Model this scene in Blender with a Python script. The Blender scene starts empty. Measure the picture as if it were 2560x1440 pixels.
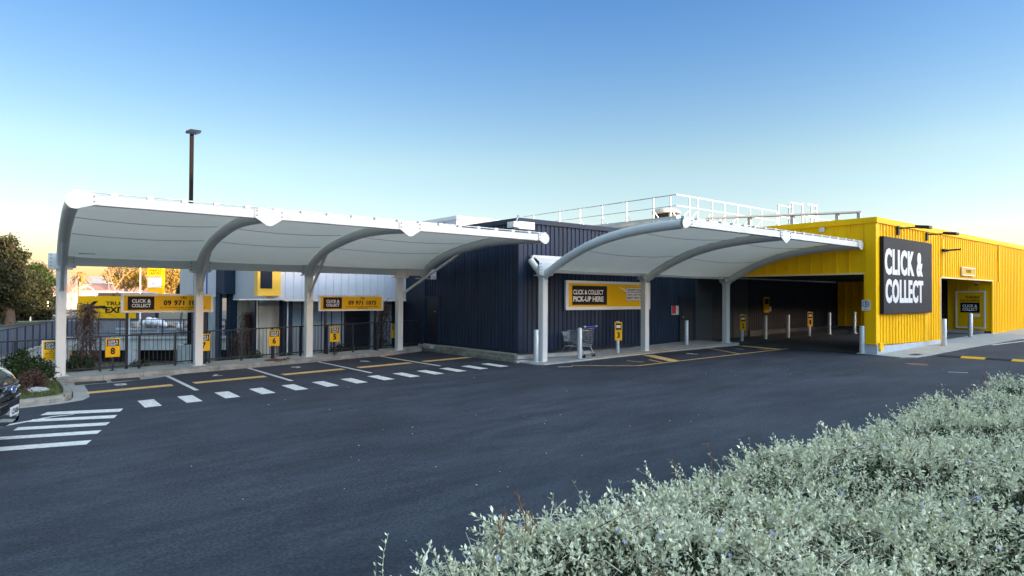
import bpy, math, random
import numpy as np
from mathutils import Vector, Matrix
R = math.radians
random.seed(7); rng = np.random.default_rng(7)
scene = bpy.context.scene
col = scene.collection

# ------------------------------------------------------------------ camera
YAW, PITCH, ROLL, FPX = R(51.0058), R(0.78716), R(0.32393), 1592.11
EYE = Vector((0, 0, 2.283))
fw = Vector((math.cos(YAW)*math.cos(PITCH), math.sin(YAW)*math.cos(PITCH), math.sin(PITCH)))
rt0 = Vector((math.sin(YAW), -math.cos(YAW), 0)); up0 = rt0.cross(fw)
rt = math.cos(ROLL)*rt0 + math.sin(ROLL)*up0
upv = -math.sin(ROLL)*rt0 + math.cos(ROLL)*up0
cam = bpy.data.cameras.new('camera'); cam_o = bpy.data.objects.new('camera', cam); col.objects.link(cam_o)
m = Matrix((rt, upv, -fw)).transposed().to_4x4(); m.translation = EYE
cam_o.matrix_world = m
cam.sensor_width = 36; cam.lens = FPX/2560*36; cam.clip_start = .05; cam.clip_end = 3000
scene.camera = cam_o

# ------------------------------------------------------------------ sky, sun, exposure
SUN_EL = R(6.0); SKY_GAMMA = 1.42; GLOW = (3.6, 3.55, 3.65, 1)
sdir = Vector((.42, -1, 0)).normalized()*math.cos(SUN_EL) + Vector((0, 0, math.sin(SUN_EL)))
world = bpy.data.worlds.new('World'); scene.world = world; world.use_nodes = True
wn = world.node_tree; bg = wn.nodes['Background']
sky = wn.nodes.new('ShaderNodeTexSky'); sky.sky_type = 'NISHITA'; sky.sun_disc = False
sky.sun_elevation = SUN_EL; sky.sun_rotation = math.atan2(sdir.x, sdir.y)
sky.altitude = 0; sky.air_density = 1.0; sky.dust_density = .6; sky.ozone_density = 1.5
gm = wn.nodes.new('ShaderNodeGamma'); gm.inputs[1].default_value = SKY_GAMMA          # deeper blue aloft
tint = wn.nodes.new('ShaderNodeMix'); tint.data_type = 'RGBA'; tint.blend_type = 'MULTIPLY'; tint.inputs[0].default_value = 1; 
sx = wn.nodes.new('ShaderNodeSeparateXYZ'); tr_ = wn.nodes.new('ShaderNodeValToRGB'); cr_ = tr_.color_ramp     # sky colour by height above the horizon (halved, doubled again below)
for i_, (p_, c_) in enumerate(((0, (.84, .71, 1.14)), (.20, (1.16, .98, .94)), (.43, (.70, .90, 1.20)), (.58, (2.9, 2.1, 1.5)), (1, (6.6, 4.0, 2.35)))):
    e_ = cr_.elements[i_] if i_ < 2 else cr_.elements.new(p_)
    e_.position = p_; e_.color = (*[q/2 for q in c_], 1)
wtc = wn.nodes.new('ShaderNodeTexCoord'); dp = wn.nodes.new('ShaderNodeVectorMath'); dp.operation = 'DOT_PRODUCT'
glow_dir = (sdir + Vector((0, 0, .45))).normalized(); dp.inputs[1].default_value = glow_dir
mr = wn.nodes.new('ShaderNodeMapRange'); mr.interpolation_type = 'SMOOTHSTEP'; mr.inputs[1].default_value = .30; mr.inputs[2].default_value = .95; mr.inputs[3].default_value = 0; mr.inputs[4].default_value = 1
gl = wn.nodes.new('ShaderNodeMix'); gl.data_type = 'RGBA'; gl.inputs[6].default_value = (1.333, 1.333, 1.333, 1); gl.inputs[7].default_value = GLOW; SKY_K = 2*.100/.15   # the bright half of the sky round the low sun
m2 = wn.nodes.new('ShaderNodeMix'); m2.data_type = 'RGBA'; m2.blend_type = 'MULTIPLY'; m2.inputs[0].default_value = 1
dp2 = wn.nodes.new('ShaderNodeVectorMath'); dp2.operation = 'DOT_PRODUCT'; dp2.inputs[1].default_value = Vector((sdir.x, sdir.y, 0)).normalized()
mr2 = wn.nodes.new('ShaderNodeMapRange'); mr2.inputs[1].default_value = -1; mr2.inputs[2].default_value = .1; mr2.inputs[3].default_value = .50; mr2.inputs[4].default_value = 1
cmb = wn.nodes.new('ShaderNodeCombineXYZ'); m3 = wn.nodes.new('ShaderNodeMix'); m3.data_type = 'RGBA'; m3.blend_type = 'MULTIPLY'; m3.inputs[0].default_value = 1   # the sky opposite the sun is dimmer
L_ = wn.links.new
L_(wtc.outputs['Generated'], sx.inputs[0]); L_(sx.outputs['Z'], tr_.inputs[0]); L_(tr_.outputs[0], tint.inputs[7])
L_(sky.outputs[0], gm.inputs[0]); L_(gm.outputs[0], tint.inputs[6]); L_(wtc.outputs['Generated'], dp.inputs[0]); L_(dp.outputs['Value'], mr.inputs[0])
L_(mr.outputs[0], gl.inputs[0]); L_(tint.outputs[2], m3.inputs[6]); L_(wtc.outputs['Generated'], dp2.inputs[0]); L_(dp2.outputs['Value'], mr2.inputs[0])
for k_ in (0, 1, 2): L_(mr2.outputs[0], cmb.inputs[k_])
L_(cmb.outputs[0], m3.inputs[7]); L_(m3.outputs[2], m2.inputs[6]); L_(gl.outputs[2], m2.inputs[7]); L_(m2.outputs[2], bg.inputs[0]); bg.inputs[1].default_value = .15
sun = bpy.data.lights.new('sun', 'SUN'); sun.energy = 5.0; sun.angle = R(.5); sun.color = (1, .72, .45)
sun_o = bpy.data.objects.new('sun', sun); col.objects.link(sun_o)
sun_o.rotation_euler = sdir.to_track_quat('Z', 'Y').to_euler()
scene.view_settings.view_transform = 'Standard'; scene.view_settings.look = 'None'
scene.view_settings.exposure = 1.77; scene.view_settings.gamma = 1

# ------------------------------------------------------------------ survey helpers (measured rays meeting real planes)
def ray(x, y): return (x-1280)*rt - (y-720)*upv + FPX*fw
def on_x(x, y, X): d = ray(x, y); return EYE + d*(X/d.x)
def on_y(x, y, Y): d = ray(x, y); return EYE + d*(Y/d.y)
def on_z(x, y, Z): d = ray(x, y); return EYE + d*((Z-EYE.z)/d.z)
SL = .021
def gz(x): return SL*x
def on_g(x, y, dz=0): d = ray(x, y); return EYE + d*((EYE.z-dz)/(SL*d.x-d.z))
def at(x, y, dep): return EYE + ray(x, y)*(dep/FPX)

# ------------------------------------------------------------------ materials
def new_mat(name, color, rough=.6, metal=0, noise=0, nscale=8, bump=0, bscale=60, col2=None, spec=.5, coat=0, stretch=None):
    m = bpy.data.materials.new(name); m.use_nodes = True; nt = m.node_tree; b = nt.nodes['Principled BSDF']
    b.inputs['Roughness'].default_value = rough; b.inputs['Metallic'].default_value = metal
    b.inputs['Specular IOR Level'].default_value = spec; b.inputs['Coat Weight'].default_value = coat
    b.inputs['Base Color'].default_value = (*color, 1)
    tc = nt.nodes.new('ShaderNodeTexCoord')
    src = tc.outputs['Object']
    if stretch:
        mp = nt.nodes.new('ShaderNodeMapping'); mp.inputs['Scale'].default_value = stretch
        nt.links.new(src, mp.inputs[0]); src = mp.outputs[0]
    if noise or col2:
        n = nt.nodes.new('ShaderNodeTexNoise'); n.inputs['Scale'].default_value = nscale; n.inputs['Detail'].default_value = 6
        n.inputs['Roughness'].default_value = .65
        nt.links.new(src, n.inputs['Vector'])
        cr = nt.nodes.new('ShaderNodeValToRGB')
        c1 = color; c2 = col2 or tuple(min(1, c*(1+noise)) for c in color)
        if not col2: c1 = tuple(c*(1-noise) for c in color)
        cr.color_ramp.elements[0].position = .32; cr.color_ramp.elements[0].color = (*c1, 1)
        cr.color_ramp.elements[1].position = .68; cr.color_ramp.elements[1].color = (*c2, 1)
        nt.links.new(n.outputs['Fac'], cr.inputs[0]); nt.links.new(cr.outputs[0], b.inputs['Base Color'])
        rr = nt.nodes.new('ShaderNodeMapRange'); rr.inputs[3].default_value = max(0, rough-.1); rr.inputs[4].default_value = min(1, rough+.1)
        nt.links.new(n.outputs['Fac'], rr.inputs[0]); nt.links.new(rr.outputs[0], b.inputs['Roughness'])
    if bump:
        n2 = nt.nodes.new('ShaderNodeTexNoise'); n2.inputs['Scale'].default_value = bscale; n2.inputs['Detail'].default_value = 4
        nt.links.new(tc.outputs['Object'], n2.inputs['Vector'])
        bp = nt.nodes.new('ShaderNodeBump'); bp.inputs['Strength'].default_value = bump; bp.inputs['Distance'].default_value = .02
        nt.links.new(n2.outputs['Fac'], bp.inputs['Height']); nt.links.new(bp.outputs[0], b.inputs['Normal'])
    return m

def asphalt_mat():
    m = bpy.data.materials.new('asphalt'); m.use_nodes = True; nt = m.node_tree; b = nt.nodes['Principled BSDF']
    tc = nt.nodes.new('ShaderNodeTexCoord')
    def noise(s, d=5, r=.6, st=None):
        n = nt.nodes.new('ShaderNodeTexNoise'); n.inputs['Scale'].default_value = s; n.inputs['Detail'].default_value = d; n.inputs['Roughness'].default_value = r
        if st:
            mp = nt.nodes.new('ShaderNodeMapping'); mp.inputs['Scale'].default_value = st; nt.links.new(tc.outputs['Object'], mp.inputs[0]); nt.links.new(mp.outputs[0], n.inputs['Vector'])
        else: nt.links.new(tc.outputs['Object'], n.inputs['Vector'])
        return n
    a = noise(.35, 6, .6, (1, 2.2, 1)); f = noise(30, 3, .75); g = noise(2.2, 6, .7, (.35, 1.6, 1))
    r1 = nt.nodes.new('ShaderNodeValToRGB'); e = r1.color_ramp.elements
    e[0].position = .3; e[0].color = (.023, .028, .040, 1); e[1].position = .72; e[1].color = (.045, .053, .073, 1)
    nt.links.new(a.outputs['Fac'], r1.inputs[0])
    r2 = nt.nodes.new('ShaderNodeValToRGB'); e = r2.color_ramp.elements
    e[0].position = .38; e[0].color = (.8, .8, .8, 1); e[1].position = .75; e[1].color = (1.5, 1.5, 1.45, 1)
    nt.links.new(g.outputs['Fac'], r2.inputs[0])
    r3 = nt.nodes.new('ShaderNodeValToRGB'); e = r3.color_ramp.elements
    e[0].position = .36; e[0].color = (.62, .62, .62, 1); e[1].position = .70; e[1].color = (1.6, 1.56, 1.5, 1)
    nt.links.new(f.outputs['Fac'], r3.inputs[0])
    x1 = nt.nodes.new('ShaderNodeMix'); x1.data_type = 'RGBA'; x1.blend_type = 'MULTIPLY'; x1.inputs[0].default_value = 1
    x2 = nt.nodes.new('ShaderNodeMix'); x2.data_type = 'RGBA'; x2.blend_type = 'MULTIPLY'; x2.inputs[0].default_value = 1
    nt.links.new(r1.outputs[0], x1.inputs[6]); nt.links.new(r2.outputs[0], x1.inputs[7])
    nt.links.new(x1.outputs[2], x2.inputs[6]); nt.links.new(r3.outputs[0], x2.inputs[7])
    nt.links.new(x2.outputs[2], b.inputs['Base Color'])
    rr = nt.nodes.new('ShaderNodeMapRange'); rr.inputs[3].default_value = .62; rr.inputs[4].default_value = .9
    nt.links.new(g.outputs['Fac'], rr.inputs[0]); nt.links.new(rr.outputs[0], b.inputs['Roughness'])
    b.inputs['Specular IOR Level'].default_value = .3
    n2 = noise(130, 3, .6); bp = nt.nodes.new('ShaderNodeBump'); bp.inputs['Strength'].default_value = .5; bp.inputs['Distance'].default_value = .01
    nt.links.new(n2.outputs['Fac'], bp.inputs['Height']); nt.links.new(bp.outputs[0], b.inputs['Normal'])
    return m

def fabric_mat():
    m = bpy.data.materials.new('membrane'); m.use_nodes = True; nt = m.node_tree; b = nt.nodes['Principled BSDF']
    b.inputs['Base Color'].default_value = (.78, .78, .75, 1); b.inputs['Roughness'].default_value = .55
    tr = nt.nodes.new('ShaderNodeBsdfTranslucent'); tr.inputs[0].default_value = (.82, .77, .66, 1)
    mx = nt.nodes.new('ShaderNodeMixShader'); mx.inputs[0].default_value = .28
    n = nt.nodes.new('ShaderNodeTexNoise'); n.inputs['Scale'].default_value = 1.3; n.inputs['Detail'].default_value = 6
    tc = nt.nodes.new('ShaderNodeTexCoord'); nt.links.new(tc.outputs['Object'], n.inputs['Vector'])
    cr = nt.nodes.new('ShaderNodeValToRGB'); cr.color_ramp.elements[0].color = (.66, .64, .58, 1); cr.color_ramp.elements[1].color = (.8, .78, .71, 1)
    nt.links.new(n.outputs['Fac'], cr.inputs[0]); nt.links.new(cr.outputs[0], b.inputs['Base Color'])
    out = nt.nodes['Material Output']
    nt.links.new(b.outputs[0], mx.inputs[1]); nt.links.new(tr.outputs[0], mx.inputs[2]); nt.links.new(mx.outputs[0], out.inputs[0])
    return m

def leaf_mat(name, c1, c2, rough=.6, trans=.25):
    m = bpy.data.materials.new(name); m.use_nodes = True; nt = m.node_tree; b = nt.nodes['Principled BSDF']
    g = nt.nodes.new('ShaderNodeNewGeometry'); cr = nt.nodes.new('ShaderNodeValToRGB')
    cr.color_ramp.elements[0].color = (*c1, 1); cr.color_ramp.elements[1].color = (*c2, 1)
    nt.links.new(g.outputs['Random Per Island'], cr.inputs[0]); nt.links.new(cr.outputs[0], b.inputs['Base Color'])
    b.inputs['Roughness'].default_value = rough; b.inputs['Specular IOR Level'].default_value = .3
    tr = nt.nodes.new('ShaderNodeBsdfTranslucent'); nt.links.new(cr.outputs[0], tr.inputs[0])
    mx = nt.nodes.new('ShaderNodeMixShader'); mx.inputs[0].default_value = trans
    nt.links.new(b.outputs[0], mx.inputs[1]); nt.links.new(tr.outputs[0], mx.inputs[2])
    nt.links.new(mx.outputs[0], nt.nodes['Material Output'].inputs[0])
    return m

LD = dict(trans=.1)
M = dict(
 asphalt=asphalt_mat(), membrane=fabric_mat(),
 asphalt_far=new_mat('street asphalt', (.07, .072, .08), .85, noise=.2, nscale=3, bump=.2),
 patch=new_mat('fresh tar', (.018, .02, .026), .6, noise=.25, nscale=10, bump=.3, bscale=120),
 white_steel=new_mat('white powder coated steel', (.60, .61, .59), .45, noise=.04, nscale=3),
 galv=new_mat('galvanised steel', (.5, .53, .55), .42, metal=.35, noise=.15, nscale=18),
 chrome=new_mat('chromed wire', (.75, .78, .8), .2, metal=.95),
 bolt=new_mat('bolt steel', (.18, .2, .22), .4, metal=.7),
 seam=new_mat('seam thread', (.33, .34, .33), .7),
 navy=new_mat('navy cladding', (.017, .030, .056), .5, spec=.2, noise=.3, nscale=2.2, stretch=(1, 1, .12)),
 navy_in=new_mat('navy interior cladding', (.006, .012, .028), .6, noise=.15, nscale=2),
 door=new_mat('charcoal door paint', (.010, .012, .018), .45, noise=.1, nscale=4),
 greywall=new_mat('grey rendered wall', (.075, .083, .088), .8, noise=.1, nscale=3, bump=.15),
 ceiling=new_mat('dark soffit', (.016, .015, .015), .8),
 yellow=new_mat('yellow cladding', (1.0, .52, .0), .5, spec=.15, noise=.09, nscale=2.0, stretch=(1, 1, .12)),
 yellow_sign=new_mat('yellow sign face', (.74, .40, .0), .45, spec=.2, noise=.02, nscale=3),
 cream=new_mat('cream trim', (.8, .62, .33), .5),
 white=new_mat('white sign paint', (.66, .66, .66), .4, noise=.03, nscale=5),
 black=new_mat('black sign vinyl', (.006, .007, .011), .5, spec=.15),
 charcoal=new_mat('charcoal sign board', (.016, .019, .027), .55, spec=.15, noise=.12, nscale=1.6),
 concrete=new_mat('pale concrete', (.36, .36, .34), .85, noise=.14, nscale=2.4, bump=.25, bscale=40),
 concrete2=new_mat('weathered kerb concrete', (.17, .165, .14), .9, nscale=3.2, bump=.4, bscale=30, col2=(.36, .34, .29)),
 mossy=new_mat('mossy plinth concrete', (.10, .105, .085), .9, nscale=2.6, bump=.4, bscale=26, col2=(.30, .29, .25)),
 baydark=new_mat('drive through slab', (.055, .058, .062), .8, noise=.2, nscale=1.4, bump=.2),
 plinth=new_mat('painted plinth', (.42, .46, .5), .7, noise=.08, nscale=3),
 lineW=new_mat('white road paint', (.50, .50, .48), .75, nscale=14, bump=.3, bscale=120, col2=(.80, .79, .74)),
 lineY=new_mat('worn yellow road paint', (.66, .36, .05), .75, nscale=9, bump=.2, bscale=120, col2=(.80, .56, .27)),
 iron=new_mat('cast iron', (.03, .028, .028), .7, noise=.3, nscale=20),
 rustmark=new_mat('rust brown mark', (.16, .09, .06), .8, noise=.2, nscale=20),
 fence=new_mat('dark fence paint', (.010, .016, .028), .5, spec=.3, noise=.1, nscale=5),
 fence_blue=new_mat('blue black fence paint', (.008, .014, .045), .5, spec=.3, noise=.1, nscale=5),
 pole=new_mat('dark lamp pole', (.008, .007, .008), .9, spec=.1),
 pale=new_mat('pale lilac cladding', (.56, .57, .60), .55, noise=.05, nscale=1.2),
 pale2=new_mat('cream white cladding', (.62, .60, .56), .6, noise=.05, nscale=1.2),
 panelblue=new_mat('blue grey wall panel', (.20, .26, .32), .6, noise=.12, nscale=2),
 tiltup=new_mat('stained precast wall', (.36, .38, .37), .85, nscale=1.6, bump=.2, col2=(.56, .57, .54), stretch=(2, 2, .4)),
 bluestripe=new_mat('blue downpipe paint', (.05, .10, .30), .5),
 glass=new_mat('dark window glass', (.02, .025, .03), .08, spec=.8),
 carpaint=new_mat('black car paint', (.006, .007, .010), .12, coat=1),
 plastic=new_mat('black plastic', (.012, .012, .014), .55),
 rubber=new_mat('rubber', (.016, .016, .017), .8),
 blueh=new_mat('blue trolley handle', (.03, .05, .5), .35),
 red=new_mat('red board paint', (.5, .03, .03), .5),
 redpale=new_mat('pale red panel', (.75, .2, .17), .5),
 magenta=new_mat('magenta ink', (.55, .05, .5), .5),
 grass=leaf_mat('grass blades', (.05, .10, .015), (.16, .19, .04)),
 soil=new_mat('dark soil', (.045, .038, .028), .95, nscale=6, bump=.6, bscale=20, col2=(.10, .085, .055)),
 verge=new_mat('verge ground', (.04, .06, .02), .95, nscale=3, bump=.4, bscale=20, col2=(.10, .12, .05)),
 farland=new_mat('far ground', (.08, .085, .06), .95, nscale=.3, col2=(.16, .14, .10)),
 bark=new_mat('bark', (.07, .055, .04), .9, noise=.3, nscale=9, bump=.5, bscale=20),
 palebark=new_mat('pale bark', (.32, .24, .18), .9, noise=.3, nscale=9),
 leaf_dark=leaf_mat('dark evergreen leaves', (.004, .011, .006), (.032, .034, .008), **LD),
 leaf_gold=leaf_mat('golden foliage', (.20, .15, .04), (.45, .30, .07), trans=.3),
 leaf_mid=leaf_mat('mid green leaves', (.012, .03, .010), (.05, .08, .02)),
 leaf_haze=leaf_mat('foliage paled as haze', (.24, .22, .19), (.38, .35, .3)),  # distance haze on the skyline pines, put into the leaf colour
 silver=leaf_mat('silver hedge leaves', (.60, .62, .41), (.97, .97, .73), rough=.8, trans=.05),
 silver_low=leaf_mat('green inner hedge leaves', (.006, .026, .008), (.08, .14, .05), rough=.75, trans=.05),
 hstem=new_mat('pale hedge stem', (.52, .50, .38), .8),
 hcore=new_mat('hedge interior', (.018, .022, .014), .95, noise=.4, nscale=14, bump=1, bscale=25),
 deadleaf=leaf_mat('withered leaves', (.10, .08, .04), (.30, .27, .14)),
 lilac=leaf_mat('lilac flowers', (.42, .42, .74), (.66, .64, .88), trans=.3),
 drystalk=new_mat('dry brown stalk', (.22, .10, .045), .8),
 reed=leaf_mat('dead brown strands', (.045, .022, .018), (.15, .085, .06), trans=.15),
 rooftile=new_mat('faded red roof', (.40, .20, .16), .8, noise=.15, nscale=2),
 roofgrey=new_mat('grey long roof', (.32, .34, .35), .7, noise=.08, nscale=1),
 housewall=new_mat('cream house wall', (.5, .46, .4), .8),
 shed=new_mat('dark shed', (.05, .04, .045), .8),
 rust=new_mat('rusty steel', (.09, .03, .018), .85, nscale=7, col2=(.2, .085, .04)),
 bagw=new_mat('white bag', (.7, .7, .72), .7, noise=.08, nscale=6, bump=.5, bscale=8),
 stone=new_mat('tan rubble', (.22, .14, .08), .9, nscale=2, bump=.6, bscale=6, col2=(.42, .33, .24)),
 rockw=new_mat('pale rock', (.38, .4, .42), .8, noise=.2, nscale=5, bump=.5, bscale=9),
 duct=new_mat('cream duct', (.55, .5, .42), .5, noise=.08, nscale=2),
 speaker=new_mat('pale plastic box', (.62, .62, .6), .4),
 chip=new_mat('pale litter flake', (.5, .47, .4), .8),
)

# ------------------------------------------------------------------ mesh builder
class MB:
    def __init__(s): s.v = []; s.f = []; s.sm = []
    def add(s, vs, fs, smooth=False):
        b = len(s.v); s.v += [tuple(v) for v in vs]; s.f += [tuple(i+b for i in f) for f in fs]; s.sm += [smooth]*len(fs); return s
    def obox(s, o, a, b, c):
        o, a, b, c = map(Vector, (o, a, b, c))
        vs = [o, o+a, o+a+b, o+b, o+c, o+a+c, o+a+b+c, o+b+c]
        fs = [(0, 3, 2, 1), (4, 5, 6, 7), (0, 1, 5, 4), (1, 2, 6, 5), (2, 3, 7, 6), (3, 0, 4, 7)]
        if a.cross(b).dot(c) < 0: fs = [f[::-1] for f in fs]
        return s.add(vs, fs)
    def box(s, x0, x1, y0, y1, z0, z1): return s.obox((x0, y0, z0), (x1-x0, 0, 0), (0, y1-y0, 0), (0, 0, z1-z0))
    def bar(s, p, q, w, h=None, up=(0, 0, 1)):
        p, q = Vector(p), Vector(q); d = q-p; h = h or w; u = Vector(up)
        sd = d.cross(u)
        if sd.length < 1e-6: sd = d.cross(Vector((0, 1, 0)))
        sd.normalize(); u = sd.cross(d).normalized()
        return s.obox(p-sd*w/2-u*h/2, d, sd*w, u*h)
    def tube(s, pts, r, n=10, caps=True):
        pts = [Vector(p) for p in pts]; rs = r if isinstance(r, (list, tuple)) else [r]*len(pts)
        rings = []; prev = None
        for i, p in enumerate(pts):
            d = (pts[min(i+1, len(pts)-1)]-pts[max(i-1, 0)]).normalized()
            if prev is None:
                a = Vector((0, 0, 1)) if abs(d.z) < .9 else Vector((1, 0, 0)); u = d.cross(a).normalized()
            else:
                u = (prev-d*prev.dot(d)).normalized()
            prev = u; w = d.cross(u)
            rings.append([p+(u*math.cos(t)+w*math.sin(t))*rs[i] for t in [2*math.pi*k/n for k in range(n)]])
        vs = [v for rg in rings for v in rg]; fs = []
        for i in range(len(pts)-1):
            for k in range(n): fs.append((i*n+k, i*n+(k+1) % n, (i+1)*n+(k+1) % n, (i+1)*n+k))
        s.add(vs, fs, True)
        if caps:
            s.add(rings[0], [tuple(range(n))[::-1]]); s.add(rings[-1], [tuple(range(n))])
        return s
    def prism(s, poly, o, xd, yd, dd):
        o, xd, yd, dd = map(Vector, (o, xd, yd, dd)); n = len(poly)
        a = [o+xd*p[0]+yd*p[1] for p in poly]; b = [v+dd for v in a]
        fs = [tuple(range(n))[::-1], tuple(range(n, 2*n))] + [(i, (i+1) % n, n+(i+1) % n, n+i) for i in range(n)]
        return s.add(a+b, fs)
    def build(s, name, mat, parent=None, bevel=0):
        me = bpy.data.meshes.new(name); me.from_pydata(s.v, [], s.f)
        me.polygons.foreach_set('use_smooth', s.sm); me.update()
        me.materials.append(M[mat] if isinstance(mat, str) else mat)
        o = bpy.data.objects.new(name, me); col.objects.link(o)
        if parent is not None:
            o.parent = parent; o.matrix_parent_inverse = parent.matrix_world.inverted() if False else Matrix.Translation(-parent.location)
            if parent.get('_rot'): pass
        if bevel:
            bv = o.modifiers.new('edge', 'BEVEL'); bv.width = bevel; bv.segments = 2; bv.limit_method = 'ANGLE'; bv.angle_limit = R(40)
        return o

def tag(o, label, cat, group=None, kind=None):
    o['label'] = label
    if cat: o['category'] = cat
    if group: o['group'] = group
    if kind: o['kind'] = kind
    return o
def thing(name, loc, label, cat, group=None):
    o = bpy.data.objects.new(name, None); o.location = loc; col.objects.link(o); return tag(o, label, cat, group)
def struct(o): o['kind'] = 'structure'; return o
def parent_keep(o, p): o.parent = p; o.matrix_parent_inverse = Matrix.Translation(-p.location)
def np_mesh(name, V, F, mat, parent=None, smooth=False):
    V = np.asarray(V, dtype=np.float32); F = np.asarray(F, dtype=np.int32); k = F.shape[1]
    me = bpy.data.meshes.new(name); me.vertices.add(len(V)); me.vertices.foreach_set('co', V.ravel())
    me.loops.add(F.size); me.loops.foreach_set('vertex_index', F.ravel())
    me.polygons.add(len(F)); me.polygons.foreach_set('loop_start', np.arange(0, F.size, k, dtype=np.int32))
    me.polygons.foreach_set('loop_total', np.full(len(F), k, dtype=np.int32))
    if smooth: me.polygons.foreach_set('use_smooth', np.ones(len(F), dtype=bool))
    me.update(calc_edges=True); me.materials.append(M[mat])
    o = bpy.data.objects.new(name, me); col.objects.link(o)
    if parent is not None: parent_keep(o, parent)
    return o

def lettering(body, parent, mat, o, xd, w, h, off=.02, yd=(0, 0, 1), name='lettering', lift=.004, bold=0):
    """text mesh fitted into a w x h box whose lower left corner is o, running along xd"""
    c = bpy.data.curves.new('t', 'FONT'); c.body = body; c.size = 1; c.offset = off; c.resolution_u = 3
    c.space_character = 1.13 if bold else .98
    t = bpy.data.objects.new('t', c); col.objects.link(t)
    dg = bpy.context.evaluated_depsgraph_get(); me = bpy.data.meshes.new_from_object(t.evaluated_get(dg))
    bpy.data.objects.remove(t); bpy.data.curves.remove(c)
    n = len(me.vertices); co = np.zeros(n*3, dtype=np.float32); me.vertices.foreach_get('co', co); co = co.reshape(-1, 3)
    mn = co.min(0); mx = co.max(0); xd = Vector(xd).normalized(); yd = Vector(yd).normalized(); nn = xd.cross(yd)
    u = (co[:, 0]-mn[0])/(mx[0]-mn[0])*w; v = (co[:, 1]-mn[1])/(mx[1]-mn[1])*h
    P = np.array(Vector(o)+nn*lift)[None]+u[:, None]*np.array(xd)[None]+v[:, None]*np.array(yd)[None]
    if bold:                                                            # thicken the upright strokes: side-shifted copies, each a hair proud of the last
        polys = [tuple(p.vertices) for p in me.polygons]; k_ = len(P); sh = [(-bold, 0), (-bold/2, .0004), (0, .0008), (bold/2, .0012), (bold, .0016)]
        allP = np.concatenate([P+np.array(xd)*a_+np.array(nn)*b_ for a_, b_ in sh]); bpy.data.meshes.remove(me); me = bpy.data.meshes.new(name)
        me.from_pydata([tuple(q) for q in allP], [], [tuple(v+k_*j for v in p) for j in range(len(sh)) for p in polys]); P = allP
    me.vertices.foreach_set('co', P.astype(np.float32).ravel()); me.update(); me.materials.clear(); me.materials.append(M[mat]); me.name = name
    ob = bpy.data.objects.new(name, me); col.objects.link(ob); parent_keep(ob, parent); return ob

def corrugated(name, mat, p0, p1, z0, z1, pitch, depth, nrm, parent, kind='trap', z0b=None):
    """profiled sheet from p0 to p1 (x,y); ribs stand out along nrm; z0b: bottom height at p1"""
    p0 = Vector((*p0, 0)); p1 = Vector((*p1, 0)); L = (p1-p0).length; d = (p1-p0)/L; nrm = Vector(nrm)
    prof = {'trap': [(0, 0), (.30, 0), (.42, 1), (.80, 1), (.92, 0)], 'seam': [(0, 0), (.45, 0), (.46, 1), (.54, 1), (.55, 0)]}[kind]
    if kind == 'seam': prof = [(0, 0), (.88, 0), (.885, 1), (.985, 1), (.99, 0)]
    xs = []; n = max(1, round(L/pitch)); pt = L/n
    for i in range(n):
        for a, b in prof: xs.append(((i+a)*pt, b))
    xs.append((L, 0)); V = []; F = []
    z0b = z0 if z0b is None else z0b
    for x, b in xs:
        q = p0+d*x+nrm*(b*depth); t = x/L
        V.append((q.x, q.y, z0+(z0b-z0)*t)); V.append((q.x, q.y, z1))
    for i in range(len(xs)-1): F.append((2*i, 2*i+2, 2*i+3, 2*i+1))
    mb = MB(); mb.add(V, F); 
    return mb.build(name, mat, parent)

# ================================================================== SETTING
def strip(pts, dz, name, mat, parent=None):
    """flat painted or laid sheet on the sloping car park; pts in x,y"""
    mb = MB(); mb.add([(x, y, gz(x)+dz) for x, y in pts], [tuple(range(len(pts)))])
    me_o = mb.build(name, mat, parent); return me_o

# car park sheet
mb = MB(); xs = np.linspace(-80, 160, 49); ys = [-120, -60, -20, 0, 10, 19.9]
for j, y in enumerate(ys):
    for x in xs: mb.v.append((x, y, gz(x)))
n = len(xs)
for j in range(len(ys)-1):
    for i in range(n-1): mb.f.append((j*n+i, j*n+i+1, (j+1)*n+i+1, (j+1)*n+i)); mb.sm.append(False)
car_park = struct(mb.build('car_park', 'asphalt'))
# lower garden ground beyond the fence, and everything far away
mb = MB(); mb.add([(-60, 19.9, gz(-60)-.02), (60, 19.9, gz(60)-.02), (60, 21.2, gz(60)-.02), (-60, 21.2, gz(-60)-.02)], [(0, 1, 2, 3)])
mb.add([(-60, 21.2, -1.3), (60, 21.2, 1.2), (60, 23.0, -1.5), (-60, 23.0, -1.5)], [(0, 1, 2, 3)])
mb.add([(-60, 23.0, -1.5), (60, 23.0, -1.5), (60, 48, -1.5), (-60, 48, -1.5)], [(0, 1, 2, 3)])
struct(mb.build('garden_bank', 'soil'))
W = [(-2.2, 20.9), (.1, 31.9), (2.9, 43.2), (12.0, 37.3), (30, 25.6)]     # edge of the higher street level
mb = MB(); ZS = -.25
pts = [(-80, 20.9)] + W[:4] + [(30, 37.3), (90, 48), (90, 75), (-80, 75)]
mb.add([(x, y, ZS) for x, y in pts], [tuple(range(len(pts)))]); struct(mb.build('street', 'asphalt_far'))
mb = MB(); mb.add([(-900, 74, ZS-.03), (900, 74, ZS-.03), (900, 1500, ZS+2), (-900, 1500, ZS+2)], [(0, 1, 2, 3)])
mb.add([(-900, -600, -4), (-81, -600, -4), (-81, 74, -.35), (-900, 74, -.35)], [(0, 1, 2, 3)])
mb.add([(95, -600, -4), (900, -600, -4), (900, 74, -.35), (95, 74, -.35)], [(0, 1, 2, 3)])
struct(mb.build('ground', 'farland'))

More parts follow.
